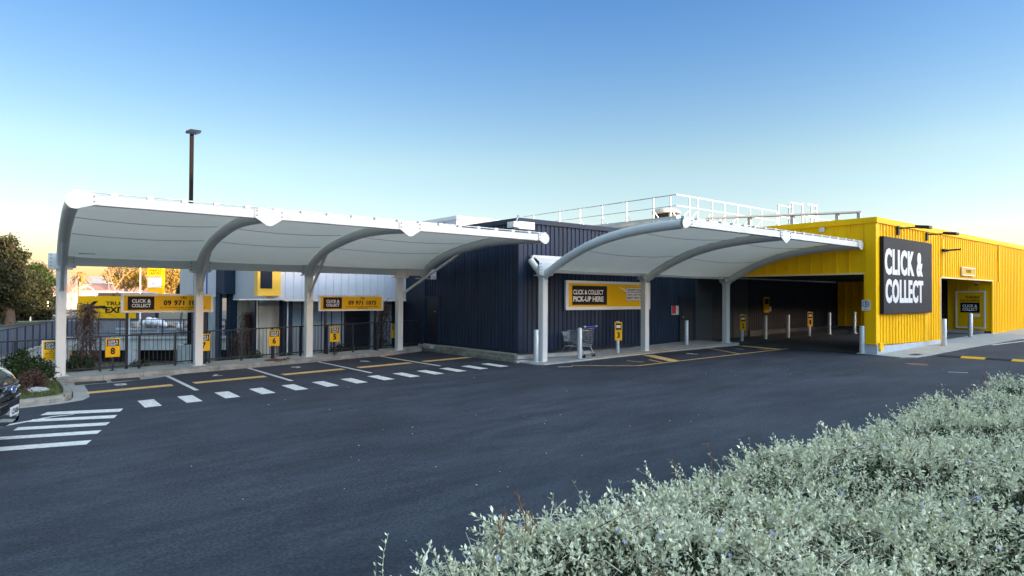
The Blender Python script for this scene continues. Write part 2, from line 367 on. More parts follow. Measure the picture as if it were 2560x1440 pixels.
# footpath with kerb along the fence
kf = [(1.30, 19.55), (4, 19.58), (6, 19.62), (8, 19.74), (9.6, 19.86), (11.2, 20.06), (12.2, 20.3), (12.46, 20.75), (12.46, 21.0)]
KH = .14
mb = MB()
for (x0, y0), (x1, y1) in zip(kf[:-1], kf[1:]):
    mb.add([(x0, y0+.14, gz(x0)+KH), (x1, y1+.14, gz(x1)+KH), (x1, 21.0, gz(x1)+KH), (x0, 21.0, gz(x0)+KH)], [(0, 1, 2, 3)])
mb.box(.2, 1.3, 19.55, 21.0, -.3, gz(1)+KH-.003)
mb.add([(.2, 21.0, -1.5), (12.46, 21.0, -1.5), (12.46, 21.0, .4), (.2, 21.0, gz(.2)+KH)], [(0, 3, 2, 1)])
footpath = struct(mb.build('footpath', 'concrete'))
mb = MB()
def kerb_run(pts, inner, w=.15, h=KH, seg=1.0):
    """rounded kerb stones with joints; inner = +1 left side is the path"""
    P = [Vector((*p, 0)) for p in pts]
    for a, b in zip(P[:-1], P[1:]):
        L = (b-a).length; k = max(1, round(L/seg)); d = (b-a)/L; nn = Vector((-d.y, d.x, 0))*inner
        for i in range(k):
            p = a+d*(L*i/k+.006); q = a+d*(L*(i+1)/k-.006); jit = random.uniform(-.004, .004)
            vs = []
            for e in (p, q):
                z = gz(e.x)
                for o_, hh in ((0, -.12), (.0, h*.62), (.035, h+jit), (w, h+jit+.002), (w, -.12)):
                    t = e+nn*o_; vs.append((t.x, t.y, z+hh))
            f = [(i_, i_+5, i_+6, i_+1) for i_ in range(4)]+[(0, 1, 2, 3, 4), (5, 9, 8, 7, 6)]
            if inner > 0: f = [t[::-1] for t in f]
            mb.add(vs, f)
kerb_run(kf, 1)
isl = [(-6, 15.9), (-2, 16.0), (.35, 16.16), (.9, 16.25), (1.15, 16.4), (1.3, 16.75), (1.36, 17.6), (1.36, 18.9), (1.30, 19.55)]
kerb_run(isl, 1, seg=.7)
parent_keep(mb.build('kerb', 'concrete2'), footpath)
# gutter aprons
mb = MB()
def apron(a, b, z=.012):
    n_ = len(a); mb.add([(x, y, gz(x)+z) for x, y in a]+[(x, y, gz(x)+.004) for x, y in b], [(i, n_+i, n_+i+1, i+1) for i in range(n_-1)])
apron([(-6, 15.88), (-2, 15.98), (.35, 16.14), (.95, 16.22), (1.25, 16.40), (1.33, 16.8), (1.39, 17.6), (1.39, 18.9)],
      [(-6, 15.75), (-2, 15.86), (.40, 16.00), (1.05, 16.06), (1.46, 16.28), (1.62, 16.7), (1.68, 17.6), (1.72, 18.93)])
apron([(1.39, 19.5), (2.5, 19.53), (3.4, 19.54), (4.0, 19.56)], [(1.39, 18.93), (2.5, 18.92), (3.35, 19.12), (4.0, 19.5)])
struct(mb.build('gutter', 'concrete'))
# right hand footpath at the pick-up wall
mb = MB()
fr = [(12.45, 15.6), (12.45, 14.3), (12.62, 14.05), (14.6, 13.98), (18, 13.9), (21, 13.66), (22.15, 13.5)]
vs = [(x, y, gz(x)+.035+.008*(x-12.45)) for x, y in fr]; k = len(vs)
mb.add(vs+[(22.15, 15.6, gz(22.15)+.112)], [tuple(range(k+1))])
mb.add(vs+[(x, y, gz(x)-.02) for x, y in fr], [(i, i+1, k+i+1, k+i) for i in range(k-1)])
struct(mb.build('pavement', 'concrete'))
# slab round the yellow building and inside the drive through
mb = MB()
ap = [(22.1, 8.95), (21.85, 8.3), (21.72, 7.75), (22.1, 7.45), (23.3, 7.38), (26, 7.36), (30, 7.2), (34, 7.0), (45, 6.9), (70, 6.9)]
vs = [(x, y, gz(x)+.03) for x, y in ap]; k = len(vs)
mb.add(vs+[(70, 8.95, gz(70)+.03)], [tuple(range(k+1))[::-1]]); mb.add(vs+[(x, y, gz(x)-.02) for x, y in ap], [(i, k+i, k+i+1, i+1) for i in range(k-1)])
struct(mb.build('apron', 'concrete'))
mb = MB(); mb.add([(22.15, 8.95, gz(22.15)+.022), (38, 8.95, gz(38)+.022), (38, 15.4, gz(38)+.022), (22.15, 15.4, gz(22.15)+.022)], [(0, 1, 2, 3)])
struct(mb.build('drive_through_floor', 'baydark'))
mb = MB(); mb.add([(22.15, 13.5, gz(22.15)+.04), (30.5, 13.1, gz(30.5)+.06), (34.4, 12.9, gz(34.4)+.06), (34.4, 15.4, gz(34.4)+.06), (22.15, 15.4, gz(22.15)+.04)], [(0, 1, 2, 3, 4)])
struct(mb.build('inner_pavement', 'greywall'))

# painted markings and ironwork, children of the car park
def mark(pts, name='painted_line', mat='lineW', dz=.006): return strip(pts, dz, name, mat, car_park)
for x in (3.63, 5.83, 8.02, 10.25):
    mark([(x-.05, 16.02), (x+.05, 16.02), (x+.05, 19.4+.04*x), (x-.05, 19.4+.04*x)], 'bay_line')
for i, x in enumerate(np.linspace(2.47, 11.55, 13)):
    y = 14.85+.018*i
    mark([(x-.16, y-.5), (x+.14, y-.5), (x+.16, y+.5), (x-.14, y+.5)], 'walkway_dash')
for x0 in (1.63, 3.86, 6.07, 8.28, 10.5):
    x1 = min(x0+1.75, 12.35); mark([(x0, 17.2), (x1, 17.2), (x1, 17.55), (x0, 17.55)], 'wheel_stop_bar', 'lineY')
S1 = [on_g(*q) for q in ((107, 1034), (300, 1023), (308, 1027), (102, 1039))]
for q in (((118, 1031), (308, 1022), (300, 1030), (100, 1039)), ((82, 1049), (293, 1038), (285, 1046), (70, 1056)), ((45, 1069), (275, 1056), (265, 1064), (33, 1077)),
          ((-30, 1095), (254, 1076), (243, 1085), (-40, 1103)), ((-60, 1123), (229, 1101), (216, 1112), (-70, 1134))):
    P = [on_g(*p) for p in q]; mark([(p.x, p.y) for p in P], 'crossing_stripe')
# thin patch line beside the stripes
P = [on_g(*p) for p in ((-20, 1069), (60, 1054), (130, 1041), (185, 1036), (185, 1037), (130, 1043), (60, 1057), (-20, 1072))]
mark([(p.x, p.y) for p in P], 'faded_line', 'lineW', .004)
# pick-up bays
def line(a, b, w, name='bay_line', mat='lineY', dz=.006):
    a = Vector((*a, 0)); b = Vector((*b, 0)); d = (b-a).normalized(); s_ = Vector((-d.y, d.x, 0))*w/2
    return mark([tuple((p)[:2]) for p in (a-s_, b-s_, b+s_, a+s_)], name, mat, dz)
line((13.1, 13.4), (14.41, 12.05), .08); line((14.41, 12.05), (22.3, 11.6), .09); line((20.4, 13.7), (19.4, 11.82), .08)
line((16.95, 13.7), (16.15, 12.0), .38, 'bay_bar'); line((22.05, 13.4), (21.75, 11.72), .36, 'bay_bar')
line((15.2, 13.1), (15.25, 12.5), .07, 'short_dash'); line((15.9, 12.8), (15.6, 12.1), .07, 'short_dash')
line((20.9, 12.9), (20.8, 12.5), .07, 'short_dash'); line((21.4, 12.3), (21.2, 11.8), .07, 'short_dash')
mb = MB(); mb.add([(14.7, 13.99, gz(14.7)+.058), (22.0, 13.56, gz(22)+.116), (22.0, 13.72, gz(22)+.116), (14.7, 14.15, gz(14.7)+.058)], [(0, 1, 2, 3)]); mb.build('kerb_line', 'lineY', car_park)
strip([(16.9, 13.86), (17.1, 13.1), (20.1, 13.15), (20.2, 13.68)], .004, 'tar_patch', 'patch', car_park)
strip([(11.0, 20.0), (11.5, 18.9), (12.5, 18.9), (12.45, 20.2), (12.1, 20.25)], .004, 'tar_patch', 'patch', car_park)
for nm, (x, y) in (('8', (2.36, 18.2)), ('7', (4.6, 18.4)), ('6', (6.9, 18.6)), ('5', (9.1, 18.6)), ('3', (18.2, 12.75))):
    t = lettering(nm, car_park, 'lineW', (x+.2, y+.35, gz(x)+.002), (-1, 0, 0), .28, .4, .04, (0, -1, 0), 'painted_number', 0.008)
for x0, x1, y in ((1.55, 2.2, 19.02), (2.33, 2.95, 19.08)):
    g = thing('drain_grate', (x0, y, gz(x0)), 'black slotted drain grate in the gutter, %s the other one' % ('left of' if x0 < 2 else 'right of'), 'drain', 'drain grates in the gutter')
    mb = MB(); mb.add([(x0, y, gz(x0)+.022), (x1, y, gz(x1)+.022), (x1, y+.24, gz(x1)+.022), (x0, y+.24, gz(x0)+.022)], [(0, 1, 2, 3)]); mb.build('opening', 'black', g)
    mb = MB(); k = 9
    for i in range(k+1):
        x = x0+(x1-x0)*i/k; mb.box(x-.008, x+.008, y, y+.24, gz(x)+.015, gz(x)+.032)
    mb.box(x0, x1, y-.015, y, gz(x0)+.005, gz(x1)+.034); mb.box(x0, x1, y+.24, y+.255, gz(x0)+.005, gz(x1)+.034)
    mb.build('bars', 'iron', g)
def disc(mb, c, r, z, n=28, h=.01, ry=None):
    ry = ry or r; a = [(c[0]+r*math.cos(2*math.pi*k/n), c[1]+ry*math.sin(2*math.pi*k/n)) for k in range(n)]
    mb.add([(x, y, z+h) for x, y in a]+[(x, y, z-.02) for x, y in a], [tuple(range(n))]+[(k, n+k, n+(k+1) % n, (k+1) % n) for k in range(n)])
t = thing('manhole_cover', (6.73, 19.95, .3), 'round rusty manhole cover in the footpath by the number 6 sign', 'manhole cover')
mb = MB(); disc(mb, (6.73, 19.97), .3, gz(6.73)+KH, h=.008); mb.build('frame', 'rust', t)
mb = MB(); disc(mb, (6.73, 19.97), .25, gz(6.73)+KH, h=.014); mb.build('lid', 'rust', t)
P = on_g(2292, 911)
o = MB(); disc(o, (P.x, P.y), .30, gz(P.x), h=.007, ry=.28); tag(o.build('manhole_cover', 'rustmark'), 'brown round cover worn flush in the dark asphalt before the yellow wall', 'manhole cover')
P = on_g(2290, 889); strip([(P.x-.25, P.y-.12), (P.x+.3, P.y-.12), (P.x+.3, P.y+.14), (P.x-.25, P.y+.14)], .036, 'tar_patch', 'patch', car_park)
line((19.11, 5.7), (19.28, 5.32), .06, 'faded_line', 'lineW'); line((12.6, 13.45), (12.95, 13.2), .08, 'faded_line', 'lineW')
P0, P1 = on_g(2480, 863), on_g(2560, 856)
line((P0.x, P0.y), (P1.x+4, P1.y-.3), .12, 'bay_line', 'lineW'); line((P0.x+2, P0.y+.3), (P1.x+4, P1.y+.1), .12, 'bay_line', 'lineW')
mb = MB()
for i in range(100):                                                    # small flakes of litter and chips
    x = random.uniform(1.5, 24); y = random.uniform(4.5, 14.5); s_ = random.uniform(.005, .016)
    mb.obox((x, y, gz(x)+.002), (s_, s_*.4, 0), (-s_*.5, s_, 0), (0, 0, .006))
o = mb.build('gravel_chips', 'chip'); tag(o, 'scattered pale chips and flakes on the dark asphalt', 'gravel', None, 'stuff')

# ================================================================== CANOPIES
def arm_curve(kind, k=26):
    if kind == 'L': pts = [(20.16, 3.0), (19.9, 3.24), (19.4, 3.46), (18.8, 3.63), (18.1, 3.77), (17.2, 3.88), (16.2, 3.965), (15.2, 3.985), (14.2, 3.95), (13.3, 3.90)]
    else: pts = [(14.58, 2.93), (14.1, 3.17), (13.4, 3.49), (12.5, 3.79), (11.5, 3.98), (10.5, 4.07), (9.5, 4.10)]
    ys = np.array([p[0] for p in pts]); zs = np.array([p[1] for p in pts]); t = np.linspace(0, 1, len(pts)); tt = np.linspace(0, 1, k)
    out = []; n_ = len(pts)-1
    for q in tt:
        i = min(n_-1, int(q*n_)); f = q*n_-i; P0, P1, P2, P3 = [np.array(pts[min(max(i+k_, 0), n_)]) for k_ in (-1, 0, 1, 2)]
        out.append(tuple(.5*((2*P1)+(P2-P0)*f+(2*P0-5*P1+4*P2-P3)*f*f+(3*P1-P0-3*P2+P3)*f**3)))
    return out
def bolt(mb, p, n, r=.016):
    p = Vector(p); n = Vector(n); mb.tube([p, p+n*.014], r, 8)
def one_bolt(p, n, r, parent):
    mb = MB(); bolt(mb, p, n, r); o = mb.build('bolt', 'bolt'); parent_keep(o, parent); return o
def canopy(kind):
    L = kind == 'L'
    Y0 = 20.18 if L else 14.61; YT = 13.3 if L else 9.5; ZT = 3.9 if L else 4.1
    cols_ = [1.31, 4.59, 7.87, 11.17] if L else [13.06, 18.03, 23.0]
    arms = [1.31, 4.59, 7.87, 12.15] if L else cols_
    sh = (lambda y: -.04*(Y0-y)) if L else (lambda y: 0)
    t = thing('carport_canopy', (cols_[0], Y0, gz(cols_[0])),
              'long white membrane canopy on four posts over the numbered bays by the fence' if L else 'white arched membrane canopy on three posts over the pick-up bays', 'canopy')
    for x in cols_:
        w = .11
        zb = gz(x)+(KH if L else .02+.006*(x-12.45)); mb = MB(); mb.box(x-w, x+w, Y0-w, Y0+w, zb-.02, 3.0); c = mb.build('post', 'white_steel', t, bevel=.02)
        mb = MB(); mb.box(x-.17, x+.17, Y0-.17, Y0+.17, zb-.01, zb+.016); parent_keep(mb.build('base_plate', 'white_steel'), t)
        mb = MB(); mb.box(x-.13, x+.13, Y0-.135, Y0+.135, 3.0, 3.32 if L else 3.26); mb.build('post_head', 'white_steel', t, bevel=.008)
        mb = MB(); mb.box(x-.3, x+.3, Y0-.15, Y0-.135, 2.96, 3.34); mb.box(x-.24, x+.24, Y0-.17, Y0+.17, 2.93, 2.955)
        pl = mb.build('bracket_plate', 'white_steel', t, bevel=.004)
        for dx in (-.24, .24):
            for z in (3.01, 3.10, 3.2, 3.29): one_bolt((x+dx, Y0-.15, z), (0, -1, 0), .017, pl)
        if not L:
            for z in (3.0, 3.12, 3.23): one_bolt((x-.13, Y0-.04, z), (-1, 0, 0), .015, pl)
    # beams
    x0, x1 = (1.31+.13, 12.6) if L else (13.19, 22.87)
    zb, zt = (3.03, 3.27) if L else (3.03, 3.22)
    mb = MB(); mb.box(x0, x1, Y0-.10, Y0+.10, zb, zt); mb.build('lower_beam', 'white_steel', t, bevel=.012)
    mb = MB(); mb.box(arms[0]+sh(YT)+.12, arms[-1]+sh(YT)-.05, YT-.075, YT+.075, ZT-.06, ZT+.12); fb = mb.build('front_beam', 'white_steel', t, bevel=.01)
    mb = MB(); xa, xb = arms[0]+sh(YT), arms[-1]+sh(YT)
    mb.tube([(xa, YT-.05, ZT+.165), (xb, YT-.05, ZT+.165)], .014, 6); n_ = int((xb-xa)/.55)
    for i in range(n_+1):
        x = xa+(xb-xa)*i/n_; mb.box(x-.055, x+.055, YT-.08, YT+.02, ZT+.12, ZT+.185)
    parent_keep(mb.build('edge_rail', 'white_steel'), fb)
    cv = arm_curve(kind)
    for i, x in enumerate(arms):
        mb = MB(); mb.tube([(x+sh(y), y, z) for y, z in cv], .125, 20)
        a = mb.build('curved_arm', 'white_steel', t)
        if i in (0, len(arms)-1) or not L:                              # membrane track on the arm
            sd = 1 if i == 0 else -1
            mb = MB(); pts = [(x+sh(y)+sd*.06, y, z+.145) for y, z in cv[3:]]
            mb.tube(pts, .016, 6)
            for p in pts[::2]: mb.box(p[0]-.03, p[0]+.03, p[1]-.05, p[1]+.05, p[2]-.03, p[2]+.022)
            parent_keep(mb.build('membrane_track', 'white_steel'), a)
        xe = x+sh(YT); mb = MB()
        if i == 0:
            poly = [(math.cos(q)*.155, math.sin(q)*.155) for q in np.linspace(R(80), R(300), 18)]+[(.30, -.06), (.36, -.03), (.36, .11), (.3, .125)]
            if not L: poly = [(math.cos(q)*.13, math.sin(q)*.13) for q in np.linspace(R(80), R(290), 16)]+[(.16, -.06), (.22, -.05), (.22, .11)]
        elif i == len(arms)-1:
            poly = [(-math.cos(q)*.15, math.sin(q)*.15) for q in np.linspace(R(80), R(290), 16)]+[(-.2, -.06), (-.24, -.05), (-.24, .12)]
        else:
            poly = [(-.30, .12), (-.30, -.05), (-.26, -.07), (-.05, -.21), (.05, -.21), (.26, -.07), (.30, -.05), (.30, .12)]
        mb.prism(poly, (xe, YT-.082, ZT+.01), (1, 0, 0), (0, 0, 1), (0, -.014, 0)); ep = mb.build('end_plate', 'white_steel', t)
        for dx in ((.27,) if i == 0 else (-.2,) if i == len(arms)-1 else (-.25, .25)):
            for z in (ZT+.0, ZT+.09): one_bolt((xe+dx, YT-.096, z), (0, -1, 0), .017, ep)
    if L:
        for x, xa_ in zip(cols_, arms):
            f = .55 if xa_ == x else 1
            mb = MB(); p = Vector((x+(0 if xa_ == x else .1), Y0-.15, 2.40)); q = Vector((x+sh(18.6), 18.62, 3.62)) if xa_ == x else Vector((xa_-.06, 17.7, 3.74))
            mb.tube([p, q], .045, 12); b_ = mb.build('brace', 'galv' if x == cols_[0] else 'white_steel', t)
            mb = MB(); mb.prism([(0, -.28), (.09, -.05), (.09, .06), (0, .1)], p+Vector((-.008, .06, 0)), (0, -1, 0), (0, 0, 1), (.016, 0, 0)); bolt(mb, p+Vector((-.06, 0, 0)), (-1, 0, 0), .02)
            parent_keep(mb.build('lug', 'white_steel'), b_)
        mb = MB(); mb.box(11.9, 12.62, 20.05, 20.31, 2.92, 2.945); mb.box(12.58, 12.6, 20.0, 20.36, 2.9, 3.25); mb.build('bracket_plate', 'white_steel', t)
    else:
        for x in cols_:
            mb = MB(); mb.tube([(x, 14.64, 2.98), (x, 14.95, 3.2), (x, 15.2, 3.43)], .105, 16); mb.build('back_arm', 'white_steel', t)
            mb = MB(); mb.prism([(.02, -.22), (.08, -.2), (.28, .02), (.24, .06), (.02, .06)], (x-.008, Y0-.1, 3.02), (0, -1, 0), (0, 0, 1), (.016, 0, 0)); mb.build('gusset', 'white_steel', t); mb = MB()
            mb.prism([(.02, -.22), (.08, -.2), (.24, .02), (.18, .06), (.02, .06)], (x-.008, Y0+.1, 3.02), (0, 1, 0), (0, 0, 1), (.016, 0, 0)); mb.build('gusset', 'white_steel', t)
        mb = MB(); nu = 24; nv = 8; V = []
        for i in range(nu+1):
            for j in range(nv+1):
                v = j/nv; u = (i/nu*2) % 1 if i < nu else 1; sg = 4*u*(1-u)
                V.append((13.19+9.84*i/nu, 14.68+.56*v, 3.19+.42*v-.05*sg*(1-abs(2*v-1))))
        F = [(i*(nv+1)+j, (i+1)*(nv+1)+j, (i+1)*(nv+1)+j+1, i*(nv+1)+j+1) for i in range(nu) for j in range(nv)]
        mb.add(V, F, True); mb.build('back_membrane', 'membrane', t)
        mb = MB(); mb.box(13.1, 22.95, 15.17, 15.25, 3.5, 3.58); mb.build('back_beam', 'white_steel', t)
    # membrane roof, one bay between each pair of arms
    sag = .10 if L else .17
    cs = arm_curve(kind, 33)
    if L: cs = [(y, max(z, 3.1)) for y, z in cs]
    for a, b in zip(arms[:-1], arms[1:]):
        nu = 22; V = []; N = len(cs); 
        def pt(u, j):
            y, z = cs[j]; v = j/(N-1); e = min(1, 3.2*v*(1-v)+.0)
            lift = .135; sg = sag*4*u*(1-u)*e
            zz = z+lift-sg
            if j == 0: y, zz = Y0-.07, zt+.03
            if j == N-1: zz = ZT+.135
            if j == 1: y, zz = y, max(zz, zt+.07)
            return (a+(b-a)*u+sh(y), y, zz)
        for i in range(nu+1):
            for j in range(N): V.append(pt(i/nu, j))
        F = [(i*N+j, i*N+j+1, (i+1)*N+j+1, (i+1)*N+j) for i in range(nu) for j in range(N-1)]
        mb = MB(); mb.add(V, F, True); fab = mb.build('membrane', 'membrane', t)
        for v in ((.33, .56, .80) if L else (.36, .68)):
            j = round(v*(N-1)); pts = [Vector(pt(i/nu, j))-Vector((0, 0, .006)) for i in range(1, nu)]
            mb = MB(); mb.tube(pts, .007, 4); parent_keep(mb.build('seam', 'seam'), fab)
    if L:
        mb = MB(); mb.box(1.62, 1.98, 19.6, 19.63, 3.32, 3.335); mb.build('maker_tag', 'bolt', t)
    else:                                                               # this canopy stands slightly skewed, its far end drawn in beside the yellow wall
        done = set()
        for o in t.children_recursive:
            if o.type != 'MESH' or o.data.name in done: continue
            done.add(o.data.name)
            for v in o.data.vertices:
                x, y, z = v.co; q = (x-13.06)/9.94
                v.co = (13.06+8.82*q, y*(1-.0487*q), z-.0487*q*max(0, z-2.283))
    return t
canopy('L'); canopy('R')

# ================================================================== BUILDINGS
# --- navy building
NB = thing('navy_building', (12.72, 15.4, .3), 'navy ribbed metal building with sloping plinth between the two canopies', 'building')
corrugated('left_wall', 'navy', (12.72, 20.95), (12.72, 15.5), .57, 4.62, .19, .03, (-1, 0, 0), NB)
corrugated('front_wall', 'navy', (12.82, 15.38), (22.02, 15.38), .55, 4.62, .19, .03, (0, -1, 0), NB, z0b=.60)
mb = MB(); mb.box(12.67, 12.86, 15.33, 15.52, .55, 4.6); mb.build('corner_flashing', 'navy', NB)
mb = MB(); mb.box(12.66, 12.74, 20.9, 21.05, .55, 4.6); mb.build('corner_flashing', 'navy', NB)
mb = MB(); mb.box(12.64, 12.78, 15.46, 21.0, 4.6, 4.76); mb.box(12.64, 22.02, 15.30, 15.46, 4.602, 4.762); mb.build('parapet_cap', 'navy', NB, bevel=.01)
mb = MB(); mb.box(12.75, 22.0, 15.45, 30, .3, 4.58); mb.build('core', 'navy_in', NB)
mb = MB()
mb.box(12.50, 12.8, 15.22, 21.1, -.2, .47); mb.box(12.38, 12.5, 15.1, 20.4, -.2, .38)
mb.box(12.6, 22.0, 15.12, 15.5, -.2, .46); mb.build('plinth', 'mossy', NB, bevel=.012)
mb = MB(); mb.box(12.62, 12.74, 15.46, 20.9, .47, .50); mb.box(12.42, 15.6, 15.04, 15.2, .36, .475); mb.box(12.36, 12.9, 15.0, 15.16, -.1, .34); mb.build('plinth_capping', 'concrete', NB, bevel=.008)
mb = MB(); mb.box(12.30, 12.66, 19.95, 20.75, .38, .50); mb.box(12.36, 12.66, 20.4, 21.1, -.2, .40); mb.build('door_step', 'concrete', NB)
mb = MB(); mb.box(12.655, 12.70, 19.95, 20.72, .52, 2.22); d_ = mb.build('door', 'door', NB)
mb = MB(); mb.box(12.63, 12.655, 20.08, 20.17, 1.62, 1.86); mb.box(12.62, 12.63, 20.1, 20.12, 1.5, 1.62); parent_keep(mb.build('keypad', 'plastic'), d_)
mb = MB(); mb.box(12.625, 12.63, 20.1, 20.15, 1.70, 1.74); parent_keep(mb.build('display', 'white'), d_)
mb = MB(); mb.box(12.64, 12.69, 19.88, 19.95, .5, 2.30); mb.box(12.64, 12.69, 20.72, 20.79, .5, 2.30); mb.box(12.62, 12.69, 19.85, 20.82, 2.22, 2.30); parent_keep(mb.build('frame', 'navy'), d_)
mb = MB(); mb.box(20.95, 21.75, 15.31, 15.345, .52, 2.28); d_ = mb.build('door', 'door', NB)
mb = MB(); mb.box(20.88, 20.95, 15.30, 15.34, .5, 2.34); mb.box(21.75, 21.82, 15.30, 15.34, .5, 2.34); mb.box(20.85, 21.85, 15.28, 15.34, 2.28, 2.36); parent_keep(mb.build('frame', 'navy'), d_)
mb = MB(); mb.box(21.02, 21.1, 15.28, 15.31, 1.42, 1.7); parent_keep(mb.build('keypad', 'plastic'), d_)
mb = MB(); mb.box(21.04, 21.08, 15.272, 15.28, 1.5, 1.54); parent_keep(mb.build('display', 'white'), d_)
# grey part with roller door under the yellow fascia
mb = MB(); mb.box(22.02, 25.9, 15.36, 15.7, .3, 3.1); mb.build('grey_wall', 'greywall', NB)
corrugated('roller_door', 'door', (23.16, 15.35), (24.8, 15.35), .52, 2.58, .09, .012, (0, -1, 0), NB)
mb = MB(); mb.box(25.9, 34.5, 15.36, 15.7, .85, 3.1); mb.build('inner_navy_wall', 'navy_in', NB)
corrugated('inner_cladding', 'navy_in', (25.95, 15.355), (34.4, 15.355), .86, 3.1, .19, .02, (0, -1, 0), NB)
mb = MB(); mb.box(25.9, 34.5, 15.25, 15.7, .3, .85); mb.build('inner_plinth', 'greywall', NB)
# junction box on the corner
t = thing('junction_box', (12.6, 15.3, 4.4), 'white metal box with bracket mounted on the navy corner under the parapet', 'wall box')
mb = MB(); mb.box(12.45, 13.12, 15.08, 15.3, 4.38, 4.62); mb.build('housing', 'white', t, bevel=.01)
mb = MB(); mb.box(12.28, 12.66, 15.1, 15.42, 4.42, 4.60); mb.tube([(12.5, 15.25, 4.6), (12.55, 15.2, 4.82)], .03, 8); mb.build('bracket', 'galv', t)
# hazard notice board red and white
t = thing('notice_board', (20.55, 15.3, 1.8), 'small red and white notice board on the navy wall left of the door', 'notice')
mb = MB(); mb.box(20.38, 20.8, 15.30, 15.33, 1.62, 1.97); mb.build('backing', 'white', t)
mb = MB(); mb.box(20.38, 20.62, 15.292, 15.30, 1.66, 1.97); mb.build('red_panel', 'red', t)

# --- yellow building
YB = thing('yellow_building', (22.1, 8.6, .46), 'bright yellow metal clad building with drive-through opening and white plinth', 'building')
X0, Y1, ZT_ = 22.08, 8.62, 4.92
corrugated('front_cladding', 'yellow', (X0+.25, Y1), (27.92, Y1), .80, 4.80, .25, .045, (0, -1, 0), YB, z0b=.70)
corrugated('front_cladding', 'yellow', (27.95, Y1), (34.5, Y1), 3.12, 4.80, .25, .045, (0, -1, 0), YB)
corrugated('front_cladding', 'yellow', (34.5, Y1), (70, Y1), .77, 4.80, .25, .045, (0, -1, 0), YB)
corrugated('side_cladding', 'yellow', (X0, 15.4), (X0, 8.95), 3.13, 4.78, .42, .03, (-1, 0, 0), YB, 'seam')
mb = MB(); mb.box(X0-.04, X0+.26, Y1-.05, Y1+.28, .80, 4.80)
mb.box(X0-.025, X0-.0, 8.62, 8.95, .80, 4.80); mb.build('corner_flashing', 'yellow', YB, bevel=.01)
mb = MB(); mb.box(X0-.07, X0+.12, Y1+.1, 30, 4.74, 4.93); mb.box(X0-.071, 70, Y1-.09, Y1+.1, 4.742, 4.932); mb.build('parapet_cap', 'yellow', YB, bevel=.008)
mb = MB(); mb.box(X0-.045, X0+.02, 8.9, 15.4, 3.08, 3.13); mb.box(27.88, 34.56, Y1-.075, Y1+.03, 3.085, 3.135); mb.box(27.86, 27.93, Y1-.07, Y1+.02, .68, 3.085); mb.build('opening_trim', 'cream', YB)
mb = MB(); mb.box(X0-.01, X0+.28, 8.55, 8.92, .3, .80); mb.box(X0+.28, 27.9, 8.56, 8.92, .3, .74); mb.box(34.46, 70, 8.56, 8.9, .3, .78)
mb.box(34.42, 34.7, 8.9, 10.45, .3, .86); mb.build('plinth', 'plinth', YB, bevel=.008)
mb = MB(); mb.box(26.28, 26.62, Y1-.06, Y1-.045, .72, 4.78); mb.build('cover_strip', 'yellow', YB)
mb = MB(); mb.box(28.1, 28.3, Y1-.07, Y1-.045, 3.14, 4.6); mb.build('cover_strip', 'yellow', YB)
mb = MB(); mb.box(35.3, 35.5, Y1-.09, Y1-.045, 3.1, 4.78); mb.build('cover_strip', 'yellow', YB)
# structure: ceiling, roof, solid walls
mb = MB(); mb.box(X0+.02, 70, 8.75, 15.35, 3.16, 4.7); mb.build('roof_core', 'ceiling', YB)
mb = MB(); mb.box(X0+.26, 27.9, 8.68, 8.92, .3, 3.16); mb.build('inner_pier', 'yellow', YB)
corrugated('inner_cladding', 'yellow', (34.5, 15.3), (34.5, 12.9), .86, 3.16, .42, .03, (-1, 0, 0), YB, 'seam')
corrugated('inner_cladding', 'yellow', (34.5, 10.3), (34.5, 8.62), .86, 3.16, .42, .03, (-1, 0, 0), YB, 'seam')
mb = MB(); mb.box(34.42, 34.5, 8.56, 8.62, .86, 3.1); mb.build('return_flashing', 'yellow', YB)
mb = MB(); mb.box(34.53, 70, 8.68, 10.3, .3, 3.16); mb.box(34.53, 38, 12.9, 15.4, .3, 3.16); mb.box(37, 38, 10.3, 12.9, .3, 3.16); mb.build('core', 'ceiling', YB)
mb = MB(); mb.box(34.42, 34.6, 12.9, 15.3, .3, .86); mb.build('inner_plinth', 'greywall', YB)
mb = MB(); mb.box(35.6, 35.66, 10.35, 12.85, .7, 2.9); g_ = mb.build('entrance_glass', 'glass', YB)
mb = MB()
for y in (10.32, 11.1, 11.9, 12.86): mb.box(35.56, 35.7, y-.04, y+.04, .7, 2.95)
mb.box(35.56, 35.7, 10.3, 12.9, 1.5, 1.58); mb.box(35.56, 35.7, 10.3, 12.9, 2.9, 3.0); parent_keep(mb.build('frame', 'plastic'), g_)
mb = MB(); mb.box(35.8, 36.4, 10.6, 12.7, .7, 1.3); mb.box(35.9, 36.2, 11, 11.6, 1.3, 2.2); mb.build('lobby_counter', 'rust', YB)
mb = MB(); mb.box(22.16, 22.30, 8.50, 8.56, .66, .86); mb.obox((22.2, 8.49, .60), (.22, 0, .02), (0, .05, 0), (.02, 0, .22)); mb.build('bent_flashing', 'yellow', YB)
# wall box on the yellow side
P = on_x(2055, 575, 22.0); o = MB(); o.box(21.93, 22.05, P.y-.07, P.y+.07, P.z-.07, P.z+.08); tag(o.build('wall_box', 'speaker', bevel=.01), 'small square white box on the yellow wall above the canopy', 'wall box')
